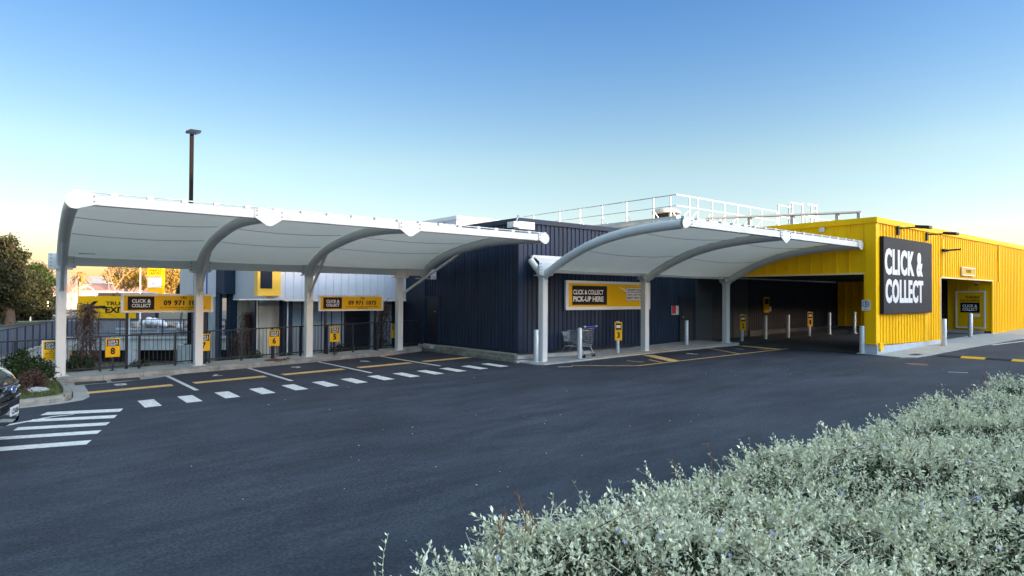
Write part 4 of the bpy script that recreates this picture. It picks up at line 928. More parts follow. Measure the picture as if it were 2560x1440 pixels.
# ================================================================== FENCES
def fence(name, a, b, h, label, pitch, post_gap, mat='fence', post_w=.05, post_d=.05, pick=.012, posts=None, base=0):
    a = Vector(a); b = Vector(b); L = (b-a).length; d = (b-a)/L; t = thing(name, a, label, 'fence'); Z = Vector((0, 0, 1))
    mb = MB(); mb.bar(a+Z*h, b+Z*h, .06, .035); mb.build('top_rail', mat, t)
    mb = MB(); mb.bar(a+Z*.12, b+Z*.12, .035, .035); mb.build('bottom_rail', mat, t)
    mb = MB(); k = int(L/pitch)
    for i in range(k+1):
        q = a+d*(L*i/k); mb.box(q.x-pick/2, q.x+pick/2, q.y-pick/2, q.y+pick/2, q.z+.12, q.z+h)
    mb.build('balusters', mat, t)
    k = max(1, round(L/post_gap))
    for i in range(k+1):
        q = a+d*(L*i/k); mb = MB(); mb.box(q.x-post_w/2, q.x+post_w/2, q.y-post_d/2, q.y+post_d/2, q.z-base, q.z+h)
        mb.box(q.x-.07, q.x+.07, q.y-.07, q.y+.07, q.z-base, q.z-base+.012); mb.build('post', mat, t)
    return t
fence('footpath_fence', (-1.46, 20.55, gz(-1.4)+.10), (12.35, 20.55, gz(12.35)+KH+.04), .96, 'dark metal picket fence along the footpath behind the bays', .105, .92, base=.04)
for o in []: pass
fence('ramp_fence', (-1.2, 25.6, -.25), (3.85, 47.6, -.25), 1.12, 'blue-black ramp fence with broad flat posts running away at far left', .20, 1.45, 'fence_blue', .05, .30, .014)
fence('street_fence', (3.9, 47.6, -.25), (11.3, 42.75, -.25), .98, 'thin dark picket fence on the bridge behind the truck exit sign', .12, 1.3, 'fence', .06, .06, .014)
t = thing('retaining_wall', (0, 32, -1.5), 'pale concrete retaining wall under the ramp fence at left', 'wall')
mb = MB(); 
for (x0, y0), (x1, y1) in zip(W[:2], W[1:3]):
    a, b = Vector((x0, y0, -1.5)), Vector((x1, y1, -1.5)); d = (b-a).normalized(); s_ = Vector((d.y, -d.x, 0))
    L = (b-a).length; k = int(L/1.6)
    for i in range(k): mb.obox(a+d*(L*i/k+.012), d*(L/k-.024), s_*.12, (0, 0, 1.24))
mb.build('wall_panels', 'tiltup', t); mb = MB()
for (x0, y0), (x1, y1) in zip(W[:2], W[1:3]):
    a, b = Vector((x0, y0, -.24)), Vector((x1, y1, -.24)); mb.bar(a, b, .34, .1)
mb.build('coping', 'concrete', t)
t = thing('bridge_beam', (3, 43, -1.5), 'white concrete bridge beam over a dark void behind the fence', 'bridge')
a, b = Vector((2.9, 43.1, -.5)), Vector((12.2, 37.1, -.5)); mb = MB(); mb.bar(a, b, .4, .62); mb.build('beam', 'tiltup', t)
mb = MB(); mb.bar(a+Vector((.05, -.1, .36)), b+Vector((.05, -.1, .36)), .5, .1); mb.build('coping', 'concrete', t)
mb = MB(); mb.bar(a+Vector((.5, .8, -.5)), b+Vector((.5, .8, -.5)), .1, 1.1); mb.build('void_back', 'ceiling', t)
for k in (.0, .33, .62, 1): p = a.lerp(b, k); mb = MB(); mb.box(p.x-.3, p.x+.3, p.y-.25, p.y+.25, -1.5, -.8); mb.build('pier', 'tiltup', t)

# ================================================================== LAMP POLE, TRUCK EXIT SIGN, PYLON
P = at(473, 862, 33)
t = thing('area_light_pole', (P.x, P.y, -1.5), 'tall dark light pole with angled floodlight head on a concrete pedestal', 'light pole')
mb = MB(); mb.box(P.x-.48, P.x+.4, P.y-.45, P.y+.45, -1.5, P.z+.02); mb.build('pedestal', 'tiltup', t)
ztp = at(478, 334, 33).z
mb = MB(); mb.box(P.x-.085, P.x+.085, P.y-.085, P.y+.085, P.z, ztp); mb.box(P.x-.25, P.x+.25, P.y-.25, P.y+.25, P.z+.02, P.z+.06); mb.build('pole', 'pole', t)
q = Vector((P.x+.05, P.y, ztp)); mb = MB()
xd_, yd_ = rt*1.0, fw*1.0; mb.obox(q+Vector((0, 0, .0))-Vector(rt)*.28-Vector(fw)*.25, Vector(rt)*.58+Vector((0, 0, -.09)), Vector(fw)*.5+Vector((0, 0, .22)), (.03, 0, .15)); mb.build('lamp_head', 'fence', t, bevel=.02)
mb = MB(); mb.box(P.x-.06, P.x+.06, P.y-.11, P.y-.085, 1.5, 1.72); mb.build('label_plate', 'white', t)
def flat_sign(px0, px1, py0, py1, dep): 
    a = at(px0, py1, dep); b = at(px1, py1, dep); c = at(px0, py0, dep); return a, (b-a), (c.z-a.z)
a, w_, h_ = flat_sign(195, 338, 740, 795, 34); w_.z = 0; L_ = w_.length; u = w_.normalized(); nn = u.cross(Vector((0, 0, 1)))
t = thing('truck_exit_sign', (a.x, a.y, -1.5), 'large yellow TRUCK EXIT sign with black arrow pointing left behind the fence', 'sign')
mb = MB(); mb.obox(a, u*L_, -nn*.05, (0, 0, h_)); mb.build('panel', 'yellow_sign', t)
for k in (.16, .86): p = a+u*L_*k-nn*.1; mb = MB(); mb.box(p.x-.07, p.x+.07, p.y-.07, p.y+.07, -1.5, a.z+h_*.9); mb.build('post', 'galv', t)
lettering('TRUCK', t, 'black', a+u*L_*.48+Vector((0, 0, h_*.58)), u, L_*.44, h_*.18, .03); lettering('EXIT', t, 'black', a+u*L_*.475+Vector((0, 0, h_*.24)), u, L_*.36, h_*.28, .04)
mb = MB(); mb.prism([(0, .5), (.22, .84), (.36, .84), (.19, .58), (.58, .58), (.58, .42), (.19, .42), (.36, .16), (.22, .16)], a+u*L_*.15+Vector((0, 0, h_*.1)), u*L_*.33/.58, Vector((0, 0, h_*.8)), nn*.01); mb.build('arrow', 'black', t)
a, w_, h_ = flat_sign(368, 405, 664, 750, 70); w_.z = 0; L_ = w_.length; u = w_.normalized(); nn = u.cross(Vector((0, 0, 1)))
t = thing('price_pylon', (a.x, a.y, -.3), 'yellow price pylon with white price panel seen between the far trees', 'sign')
zz = lambda y: at(385, y, 70).z
mb = MB(); mb.obox((a.x, a.y, zz(752)), u*L_, -nn*.5, (0, 0, a.z+h_-zz(752))); mb.build('body', 'yellow_sign', t)
mb = MB(); mb.obox(Vector((a.x, a.y, -.3))+u*.5-nn*.15, u*(L_-1.0), -nn*.2, (0, 0, zz(752)+.3)); mb.build('pedestal', 'plastic', t)
mb = MB(); o_ = a+u*.08; mb.obox(Vector((o_.x, o_.y, zz(719))), u*(L_-.16), nn*.03, (0, 0, zz(695)-zz(719))); mb.build('price_panel', 'white', t)
mb = MB(); mb.obox(Vector((o_.x, o_.y, zz(695)))+nn*.004, u*(L_-.16), nn*.03, (0, 0, zz(690)-zz(695))); mb.build('red_band', 'redpale', t)
lettering('PAK\'n', t, 'black', Vector((a.x, a.y, zz(679)))+u*.32, u, L_*.62, .22, .03); lettering('SAVE', t, 'black', Vector((a.x, a.y, zz(685)))+u*.32, u, L_*.62, .22, .03)
lettering('4', t, 'magenta', Vector((a.x, a.y, zz(713)))+u*.5+nn*.03, u, .25, .38, .03); lettering('99', t, 'magenta', Vector((a.x, a.y, zz(709)))+u*.8+nn*.03, u, .28, .2, .01)
mb = MB(); o2 = Vector((a.x, a.y, zz(687)))+u*.18+nn*.01; W2 = L_-.36; H2 = zz(673)-zz(687)
for oo, du, dz in ((o2, u*W2, .03), (o2+Vector((0, 0, H2)), u*W2, .03)): mb.obox(oo, du, nn*.01, (0, 0, dz))
for oo in (o2, o2+u*(W2-.03)): mb.obox(oo, u*.03, nn*.01, (0, 0, H2))
mb.build('logo_outline', 'black', t)

# ================================================================== CAR
def car():
    c0 = Vector((.20, 12.0, 0)); f = Vector((.96, -.28, 0)).normalized(); s = Vector((-f.y, f.x, 0)); Z = Vector((0, 0, 1))   # s points to the car's left
    t = thing('parked_car', c0-f*2.3, 'black car nose with blue oval badge and white plate entering at the left edge', 'car')
    def p(l, w, z): return c0+f*l+s*w+Z*z          # l: forward from the nose
    # lofted body: sections from nose to tail: (l, halfwidth, zlow, zbelt, ztop, topwidth)
    secs = [(-.0, .50, .34, .62, .92, .46), (-.05, .66, .27, .66, 1.06, .60), (-.15, .80, .24, .70, 1.15, .70), (-.32, .90, .23, .76, 1.22, .74), (-.7, .945, .22, .86, 1.27, .76), (-1.35, .95, .22, .95, 1.31, .78),
            (-3.9, .95, .22, 1.0, 1.16, .80), (-4.5, .93, .25, .98, 1.12, .78), (-4.72, .84, .34, .9, 1.04, .7)]
    mb = MB(); V = []; n = 18
    for l, w, z0, zb, zt, tw in secs:
        for k in range(n+1):
            a = k/n; 
            ang = math.pi*(a)          # from right bottom over the top to left bottom
            ca, sa = math.cos(ang), math.sin(ang)
            ww = (w if sa < .55 else w) ; x = -ca; e = .38
            xx = math.copysign(abs(x)**e, x)*w; hh = abs(sa)**.6
            crown = .07*abs(x)**2 if sa > .5 else 0
            bulge = -.16*(abs(xx)/.95)**2.2 if l > -.4 else 0
            V.append(tuple(p(l+bulge, xx, z0+(zt-z0)*hh-crown)))
    F = [(i*(n+1)+k, i*(n+1)+k+1, (i+1)*(n+1)+k+1, (i+1)*(n+1)+k) for i in range(len(secs)-1) for k in range(n)]
    mb.add(V, F, True); mb.add(V[:n+1], [tuple(range(n+1))[::-1]], True); mb.add(V[-n-1:], [tuple(range(n+1))], True)
    body = mb.build('body', 'carpaint', t)
    ss = body.modifiers.new('s', 'SUBSURF'); ss.levels = 1; ss.render_levels = 2
    # cabin
    mb = MB(); V = []
    for l, w, z in ((-1.25, .78, 1.26), (-2.0, .64, 1.62), (-3.6, .64, 1.64), (-4.4, .76, 1.1)): V += [p(l, -w, z), p(l, w, z)]
    V += [p(-1.25, -.78, .9), p(-1.25, .78, .9), p(-4.4, -.76, .9), p(-4.4, .76, .9)]
    mb.add(V, [(0, 1, 3, 2), (2, 3, 5, 4), (4, 5, 7, 6), (8, 0, 2, 4, 6, 10), (9, 11, 7, 5, 3, 1)]); mb.build('cabin_glass', 'glass', t, bevel=.05)
    mb = MB(); mb.obox(p(-3.65, -.60, 1.625), -f*-.0+f*1.7, s*1.2, Z*.03); mb.build('roof_panel', 'carpaint', t, bevel=.02)
    # grille bars, badge, plate
    def nose(w, z, d=.015):
        prof = {.45: -.02, .6: .0, .75: .0, .9: -.01, 1.0: -.045}
        zs = sorted(prof); pz = np.interp(z, zs, [prof[q] for q in zs]); return p(pz-.20*(abs(w)/.95)**2.2+d, w, z)
    g = MB()
    for z in (.70, .78, .86, .945):
        g.tube([nose(w, z, .0) for w in np.linspace(-.62, .62, 15)], .017, 6)
    g.build('grille', 'plastic', t); g = MB()
    for z in (.74, .87):
        g.tube([nose(w, z, .012) for w in np.linspace(.1, .45, 8)], .018, 6)
    g.tube([nose(w, .935, .012) for w in np.linspace(-.4, .5, 12)], .007, 6)
    g.build('chrome_bars', 'chrome', t)
    cc = nose(0, .87, .03); mb = MB(); nseg = 24; a_ = [cc+s*(.105*math.cos(q))+Z*(.05*math.sin(q)) for q in np.linspace(0, 2*math.pi, nseg, endpoint=False)]
    mb.add(a_+[v-f*.03 for v in a_], [tuple(range(nseg))]+[(k, nseg+k, nseg+(k+1) % nseg, (k+1) % nseg) for k in range(nseg)]); bd = mb.build('badge', 'bluestripe', t)
    mb = MB(); mb.tube(a_+[a_[0]], .009, 6); parent_keep(mb.build('rim', 'chrome'), bd)
    lettering('Ford', t, 'chrome', cc+s*-.0-s*.07-Z*.025+f*.004, s, .14, .05, .01, name='badge_script')
    pc = nose(0, .56, .045); mb = MB(); mb.obox(pc-s*.18-Z*.065, s*.36, -f*.012, Z*.13); pl_ = mb.build('number_plate', 'white', t)
    o = lettering('LZA264', t, 'black', pc-s*.15-Z*.04+f*.002, s, .30, .08, .02, name='plate_lettering')
    mb = MB(); mb.obox(nose(-.5, .36, -.04), s*1.0, -f*.05, Z*.09); mb.build('lower_intake', 'plastic', t)
    for sg in (-1, 1):
        mb = MB(); vs = [nose(sg*.50, .80, .0), nose(sg*.80, .84, .01), nose(sg*.86, .93, .01), nose(sg*.55, .92, .0)]; mb.add(vs+[v-f*.05 for v in vs], [(0, 1, 2, 3), (3, 2, 1, 0)]); mb.build('headlight', 'plastic', t)
        for l in (-.92, -3.75):
            q = p(l, sg*.84, .36); mb = MB(); mb.tube([q-s*sg*.1, q+s*sg*.115], .36, 28); w = mb.build('wheel', 'rubber', t)
            mb = MB(); mb.tube([q+s*sg*.116, q+s*sg*.125], .23, 20); parent_keep(mb.build('rim', 'galv'), w)
car()

# ================================================================== PLANTS
def leaf_cloud(blobs, n, size, seed=0, flat=.0):
    """leaf clumps: every clump a cluster of small bent quads, spread on and in the blobs"""
    g = np.random.default_rng(seed); B = np.array([(*b[0], *((b[1],)*3 if np.isscalar(b[1]) else b[1])) for b in blobs]); vol = (B[:, 3]*B[:, 4]*B[:, 5])**.67; pr = vol/vol.sum()
    idx = g.choice(len(B), n, p=pr); d = g.normal(size=(n, 3)); d /= np.linalg.norm(d, axis=1)[:, None]; r = g.uniform(.45, 1.0, n)**.5
    r *= 1+.16*np.sin(d[:, 0]*7+idx)*np.cos(d[:, 2]*6+idx*2)
    C = B[idx, :3]+d*B[idx, 3:]*r[:, None]
    k = 5; C = np.repeat(C, k, 0)+g.normal(size=(n*k, 3))*size*1.5; m_ = len(C)
    a = g.normal(size=(m_, 3)); a /= np.linalg.norm(a, axis=1)[:, None]; b = np.cross(a, g.normal(size=(m_, 3))); b /= np.linalg.norm(b, axis=1)[:, None]
    s = size*g.uniform(.6, 1.4, m_)[:, None]; a *= s; b *= s*.55
    V = np.stack([C-a, C+b, C+a, C-b], 1).reshape(-1, 3); F = np.arange(m_*4).reshape(-1, 4); return V, F
def tree(name, base, h, blobs, nleaf, lsize, label, cat, leafm, barkm='bark', group=None, trunk_r=.22, lean=(0, 0), seed=1):
    base = Vector(base); t = thing(name, base, label, cat, group); rg = random.Random(seed)
    top = base+Vector((lean[0], lean[1], h)); mb = MB()
    mb.tube([base-Vector((0, 0, .2)), base.lerp(top, .35)+Vector((rg.uniform(-.1, .1), rg.uniform(-.1, .1), 0)), base.lerp(top, .7), top], [trunk_r*1.25, trunk_r*.85, trunk_r*.55, trunk_r*.2], 9)
    for (c, r) in blobs:
        c = Vector(c); s = base.lerp(top, rg.uniform(.3, .75)); mid = s.lerp(c, .55)+Vector((rg.uniform(-.2, .2), rg.uniform(-.2, .2), rg.uniform(-.1, .3)))
        mb.tube([s, mid, c], [trunk_r*.42, trunk_r*.25, trunk_r*.08], 6)
        for _ in range(3):
            e = c+Vector((rg.uniform(-1, 1), rg.uniform(-1, 1), rg.uniform(-.3, 1)))*((r if np.isscalar(r) else r[0])*.8); mb.tube([mid, e], [trunk_r*.14, .012], 5)
    mb.build('trunk', barkm, t)
    V, F = leaf_cloud([(tuple(c), r) for c, r in blobs], nleaf, lsize, seed); np_mesh('crown', V, F, leafm, t); return t
def blobs_px(lst, dep): 
    out = []
    for x, y, rpx, dd in lst: p = at(x, y, dep+dd); out.append((tuple(p), rpx*dep/FPX))
    return out
b1 = blobs_px([(-30, 640, 45, 0), (10, 625, 34, 1), (35, 650, 30, 0), (-10, 690, 50, 0), (30, 700, 45, -1), (-60, 720, 60, 0), (50, 735, 38, 0), (5, 755, 48, 1), (-40, 770, 50, -1), (24, 606, 16, 0), (52, 640, 16, 1)], 52)
P = at(22, 840, 52); tree('evergreen_tree', (P.x, P.y, -.25), 7.5, b1, 5200, .10, 'tall dark evergreen tree with sunlit yellow top at the left edge', 'tree', 'leaf_dark', trunk_r=.38, seed=3)
b2 = blobs_px([(70, 720, 34, 0), (95, 735, 30, 0), (112, 755, 26, 1), (60, 760, 36, 0), (90, 775, 34, 0), (115, 780, 20, 0), (75, 795, 26, 0), (80, 700, 22, 1), (48, 790, 24, 0)], 60)
P = at(90, 830, 60); tree('evergreen_tree', (P.x, P.y, -.25), 4.2, b2, 3600, .11, 'low round dark tree between the tall tree and the first canopy post', 'tree', 'leaf_dark', trunk_r=.25, seed=4)
b3 = blobs_px([(88, 684, 22, 0), (105, 694, 20, 0), (70, 690, 18, 0), (122, 706, 14, 0)], 75)
P = at(95, 790, 75); tree('evergreen_tree', (P.x, P.y, -.25), 5.5, b3, 1600, .13, 'bushy sunlit yellow-green tree rising behind the low dark tree', 'tree', 'leaf_mid', trunk_r=.2, seed=5)
for i, (cx, lab) in enumerate(((92, 'faint flat-topped pale pine on the skyline left of the first post'), (118, 'faint smaller pale pine just left of the first post'))):
    bb = blobs_px([(cx-8, 664+i*8, 6, 0), (cx+4, 660+i*9, 7, 0), (cx+14, 668+i*6, 6, 0), (cx-2, 674+i*6, 8, 0), (cx+8, 680+i*4, 7, 0)], 170)
    bb = [(c, (r*1.6, r*1.6, r*.5)) for c, r in bb]; P = at(cx, 745, 170); tree('pine_tree', (P.x, P.y, 0), 9, bb, 700, .22, lab, 'tree', 'leaf_haze', 'palebark', 'pale skyline pines', .3, seed=8+i)
# palm
P = at(197, 752, 80); top = at(198, 688, 80)
t = thing('palm_tree', (P.x, P.y, -.3), 'tall slender palm with a rounded crown right of the first post', 'palm tree')
mb = MB(); mb.tube([(P.x, P.y, -.3), ((P.x+top.x)/2+.1, P.y, top.z/2), top], [.26, .2, .17], 9); mb.build('trunk', 'palebark', t)
mb = MB(); rg = random.Random(5)
for k in range(46):
    a = rg.uniform(0, 2*math.pi); e = rg.uniform(-.9, 1.2); L = rg.uniform(.9, 1.5); d = Vector((math.cos(a)*math.cos(e), math.sin(a)*math.cos(e), math.sin(e)))
    pts = [top+d*L*q+Vector((0, 0, -.55*q*q*L)) for q in (0, .35, .7, 1)]
    for p_, q_ in zip(pts[:-1], pts[1:]): mb.bar(p_, q_, .16, .02)
mb.build('fronds', 'leaf_gold', t)
# golden background trees
def bgtree(lst, dep, n, sz, label, seed, foot, mat='leaf_gold', bark='palebark', h=6):
    P = at(foot[0], foot[1], dep); return tree('broadleaf_tree', (P.x, P.y, -.3), h, blobs_px(lst, dep), n, sz, label, 'tree', mat, bark, 'sunlit trees beyond the street', .24, seed=seed)
bgtree([(275, 690, 15, 0), (295, 680, 18, 1), (320, 684, 18, 0), (343, 678, 17, 0), (300, 705, 15, 0), (330, 706, 14, 0), (352, 700, 12, 0), (285, 668, 12, 0)], 92, 1500, .12, 'spreading golden tree left of the yellow pylon', 21, (318, 748), h=5.5)
bgtree([(360, 672, 15, 0), (372, 690, 13, 2), (358, 712, 12, 1), (410, 676, 14, 0), (402, 700, 12, 2)], 104, 900, .13, 'golden tree with bare limbs right behind the yellow pylon', 22, (372, 748), h=6)
bgtree([(418, 698, 16, 0), (436, 686, 14, 0), (444, 706, 15, 0), (428, 718, 14, 0), (455, 690, 12, 0)], 88, 1300, .12, 'dense golden tree right of the yellow pylon', 23, (430, 748), h=5)
b4 = blobs_px([(455, 716, 6, 0), (452, 728, 8, 0), (458, 737, 9, 0), (450, 742, 8, 0)], 40)
P = at(455, 800, 40); tree('shrub_tree', (P.x, P.y, -.25), 2.6, b4, 900, .05, 'small dark upright shrub beside the light pole', 'shrub', 'leaf_dark', trunk_r=.05, seed=31)
# bare winter tree by the first post
def bare_tree(base, h, label, seed, mat='palebark', spread=.5, r0=.07):
    t = thing('bare_tree', base, label, 'tree'); mb = MB(); rg = random.Random(seed)
    def grow(p, d, L, r, dep):
        q = p+d*L; mb.tube([p, p.lerp(q, .5)+Vector((rg.uniform(-.05, .05), rg.uniform(-.05, .05), 0))*L, q], [r, r*.85, r*.68], 5, False)
        if dep == 0: return
        for _ in range(rg.choice((2, 3))):
            nd = (d+Vector((rg.uniform(-1, 1), rg.uniform(-1, 1), rg.uniform(-.2, .6)))*spread).normalized(); grow(q, nd, L*rg.uniform(.62, .85), r*.62, dep-1)
    grow(Vector(base), Vector((0, 0, 1)), h*.3, r0, 6); mb.build('branches', mat, t); return t
P = at(178, 800, 62); bare_tree((P.x, P.y, -.25), 5.8, 'leafless pale tree showing right of the first canopy post', 4)
P = at(283, 745, 84); bare_tree((P.x, P.y, -.25), 6.5, 'leafless golden lit tree before the long grey roof', 9, spread=.6, r0=.12)
# houses
def house(px0, px1, ye, yr, dep, label, roofm='rooftile', wallm='housewall', depth=7):
    a, b = at(px0, ye, dep), at(px1, ye, dep); u = (b-a); u.z = 0; L = u.length; u.normalize(); v = Vector((-u.y, u.x, 0)); ze = a.z; zr = at(px0, yr, dep+depth/2).z; z0 = -.3
    t = thing('house', (a.x, a.y, z0), label, 'house', 'houses beyond the street'); A = Vector((a.x, a.y, z0)); Z = Vector((0, 0, 1))
    mb = MB(); mb.obox(A, u*L, v*depth, Z*(ze-z0)); mb.build('walls', wallm, t); e = .4
    r0, r1 = A-u*e+Z*(ze-z0), A+u*(L+e)+Z*(ze-z0); mid = Z*(zr-ze)+v*depth/2; mb = MB()
    vs = [r0-v*e, r1-v*e, r1-u*1.2+mid, r0+u*1.2+mid, r1+v*(depth+e), r0+v*(depth+e)]; mb.add(vs, [(0, 1, 2, 3), (3, 2, 4, 5), (0, 3, 5), (1, 4, 2), (0, 5, 4, 1)]); mb.build('roof', roofm, t)
    n_ = max(1, int(L/3))
    for i in range(n_):
        mb = MB(); q = A+u*(L*(i+.35)/n_)+Z*(ze-z0-1.7)-v*.03; mb.obox(q, u*1.0, v*.05, Z*1.0); mb.build('window', 'glass', t)
house(112, 172, 731, 708, 105, 'house with faded red roof left of the palm, seen past the first post')
house(188, 262, 727, 709, 108, 'long low house with faded red roof below the grey roofline')
house(268, 372, 729, 706, 118, 'red roofed house half hidden behind the golden trees')
house(408, 470, 730, 710, 112, 'red roofed house showing right of the yellow pylon')
house(100, 262, 708, 690, 150, 'wide building with a long flat grey roof on the skyline', 'roofgrey', 'roofgrey', 16)
a = at(245, 741, 62); t = thing('long_shed', (a.x, a.y, -.3), 'long dark flat-roofed shed just above the truck exit sign', 'shed'); b = at(345, 741, 62)
mb = MB(); u = b-a; u.z = 0; v = Vector((-u.y, u.x, 0)).normalized()*3; mb.obox((a.x, a.y, -.3), u, v, (0, 0, at(300, 733, 62).z+.3)); mb.build('walls', 'shed', t)
mb = MB(); mb.obox(Vector((a.x, a.y, at(300, 733, 62).z))-u*.02-v*.1, u*1.04, v*1.2, (0, 0, .15)); mb.build('roof', 'roofgrey', t)
# roadside vehicles glimpsed: parked white utility
a = at(232, 733, 66); t = thing('parked_van', (a.x, a.y, -.25), 'white van roof showing above the truck exit sign', 'van')
u = Vector(rt); u.z = 0; u.normalize(); v = Vector((-u.y, u.x, 0)); A = Vector((a.x, a.y, .2))
mb = MB(); zt2 = at(232, 727, 66).z; mb.prism([(0, 0), (3.6, 0), (3.6, zt2-.9), (3.2, zt2-.25), (2.9, zt2-.2), (0, zt2-.2)], A-u*1.2, u, Vector((0, 0, 1)), v*1.8); mb.build('body', 'white', t, bevel=.05)
mb = MB(); mb.prism([(2.7, .9), (3.35, .9), (3.05, zt2-.35), (2.7, zt2-.35)], A-u*1.2-v*.01, u, Vector((0, 0, 1)), v*1.82); mb.build('window', 'glass', t)
for l in (.6, 2.9):
    q = A+u*(l-1.2)+Vector((0, 0, .1)); mb = MB(); mb.tube([q-v*.02, q+v*.2], .34, 16); mb.build('wheel', 'rubber', t)
# grass verge, kerb lines and street furniture at far left
mb = MB(); 
Q = [at(-60, 800, 58), at(60, 799, 62), at(136, 798, 64), at(136, 803, 60), at(30, 806, 50), at(-60, 808, 46)]
mb.add([(p.x, p.y, ZS+.05) for p in Q], [tuple(range(6))]); struct(mb.build('grass_verge', 'verge'))
mb = MB()
for yy, dd in ((786, 82), (803, 55)):
    a, b = at(-80, yy, dd), at(190, yy-2, dd+6); mb.bar((a.x, a.y, ZS+.03), (b.x, b.y, ZS+.03), .5, .06)
struct(mb.build('street_kerb', 'concrete'))
a, b = at(-60, 792, 70), at(170, 790, 74); mb = MB(); d = Vector((b.x-a.x, b.y-a.y, 0)); s_ = Vector((-d.y, d.x, 0)).normalized()*9
mb.add([(a.x, a.y, ZS+.01), (b.x, b.y, ZS+.01), (b.x+s_.x, b.y+s_.y, ZS+.012), (a.x+s_.x, a.y+s_.y, ZS+.012)], [(0, 1, 2, 3)]); struct(mb.build('pale_forecourt', 'concrete'))
for i, (x, y0, y1, dep, lab) in enumerate(((7, 776, 787, 62, 'white marker post at the far left edge of the verge'), (119, 753, 797, 60, 'tall thin white post on the verge left of the first canopy post'),
        (98, 783, 800, 60, 'short white post beside the low dark tree trunk'), (76, 792, 800, 58, 'shortest white post in front of the low dark tree'))):
    a, b = at(x, y1, dep), at(x, y0, dep); o = MB(); o.box(a.x-.05, a.x+.05, a.y-.05, a.y+.05, ZS, b.z); o.box(a.x-.055, a.x+.055, a.y-.055, a.y+.055, b.z-.25, b.z-.15)
    tag(o.build('marker_post', 'white'), lab, 'post', 'white posts along the street verge')
# overhead street light
a = at(-20, 588, 62); b = at(34, 581, 62); t = thing('street_light', (a.x, a.y, -.25), 'curved street light arm reaching right over the tall tree', 'street light')
mb = MB(); mb.tube([(a.x, a.y, -.25), (a.x, a.y, a.z-.4), (a.x+.1, a.y, a.z), b], [.1, .07, .05, .035], 8); mb.build('pole', 'galv', t)
mb = MB(); u = (b-a).normalized(); mb.tube([b-u*.1, b+u*.25, b+u*.65], [.05, .1, .04], 10); mb.build('lamp_head', 'galv', t)
a = at(212, 717, 58); t = thing('street_light', (a.x, a.y, -.25), 'low curved white lamp arm above the truck exit sign', 'street light'); b = at(238, 740, 58)
mb = MB(); mb.tube([(b.x, b.y, -.25), b, at(233, 724, 58), at(224, 717, 58), a], .05, 8); mb.build('arm', 'white', t); mb = MB(); mb.tube([a, a-Vector(rt)*.4], [.07, .03], 8); mb.build('lamp_head', 'white', t)
a = at(351, 748, 60); t = thing('flag_pole', (a.x, a.y, -.25), 'slim white pole just left of the yellow pylon', 'pole'); mb = MB(); b = at(351, 640, 60)
mb.tube([(a.x, a.y, -.25), b], [.07, .045], 8); mb.build('shaft', 'white', t); mb = MB(); mb.box(a.x-.15, a.x+.15, a.y-.15, a.y+.15, -.25, -.1); mb.build('footing', 'concrete', t)

# rubble, bags and guard rails on the bridge
t = thing('guard_rail', at(200, 820, 37), 'two pale horizontal guard rails behind the street fence', 'guard rail')
for y_, dd in ((806, 45), (822, 42), (832, 41)):
    a, b = at(330 if y_ < 810 else 290, y_, dd), at(560, y_, dd-.5); mb = MB(); mb.bar(a, b, .06, .12); mb.build('rail', 'galv', t)
for k in range(5):
    p = at(345+k*50, 815, 43); mb = MB(); mb.box(p.x-.05, p.x+.05, p.y-.05, p.y+.05, ZS, p.z+.3); mb.build('post', 'galv', t)
rg = random.Random(3)
def rock_mesh(mb, c, r, rg, fl=.7):
    n, m_ = 8, 6; V = []
    for j in range(m_+1):
        ph = math.pi*j/m_
        for i in range(n):
            th = 2*math.pi*i/n; k = r*(1+rg.uniform(-.18, .18)); V.append((c[0]+k*math.sin(ph)*math.cos(th), c[1]+k*math.sin(ph)*math.sin(th), c[2]+k*math.cos(ph)*fl))
    F = [(j*n+i, (j+1)*n+i, (j+1)*n+(i+1) % n, j*n+(i+1) % n) for j in range(m_) for i in range(n)]; mb.add(V, F, True)
mb = MB()
for k in range(150):
    p = at(rg.uniform(335, 560), rg.uniform(811, 820), rg.uniform(42.5, 44)); rock_mesh(mb, p, rg.uniform(.08, .2), rg)
tag(mb.build('rubble_pile', 'stone'), 'low bank of tan rubble between the guard rails', 'rubble', None, 'stuff')
for i, (x, y, r) in enumerate(((362, 808, .22), (374, 804, .3), (388, 806, .3), (402, 808, .26), (411, 812, .2), (448, 816, .2))):
    p = at(x, y, 41.6); mb = MB(); rock_mesh(mb, p, r, rg, .95)
    tag(mb.build('white_bag', 'bagw'), ['leftmost small white sack in the heap behind the fence', 'tall white sack second from left in the heap', 'large white sack in the middle of the heap', 'white sack right of the middle of the heap', 'low white sack at the right end of the heap', 'separate white bundle lying right of the sack heap'][i], 'sack', 'white sacks on the rubble')
# rusty stack and drum
P = at(614, 800, 31); t = thing('pallet_stack', (P.x, P.y, -1.5), 'stack of dark pallets beside the navy dock column', 'pallets'); mb = MB(); zt_ = at(614, 752, 31).z; z = at(614, 822, 31).z; k = 0
while z < zt_: mb.box(P.x-.34, P.x+.22, P.y-.3, P.y+.4, z, z+.05); z += .14; k += 1
mb.build('boards', 'rust', t); mb = MB()
for dx in (-.3, -.05, .17): mb.box(P.x+dx, P.x+dx+.06, P.y-.28, P.y+.38, -1.5, zt_)
mb.build('blocks', 'shed', t)
P = at(612, 800, 29); a = at(612, 758, 29); t = thing('rusty_tank', (P.x, P.y, -1.5), 'rusty brown ribbed tank right of the pallet stack', 'tank'); mb = MB(); b = at(625, 758, 29)
mb.tube([(b.x, b.y, -1.5), (b.x, b.y, b.z)], .26, 18); mb.build('shell', 'rust', t); mb = MB()
for z in np.arange(-1.2, b.z, .18): mb.tube([(b.x, b.y, z), (b.x, b.y, z+.03)], .275, 18)
mb.build('hoops', 'rust', t)

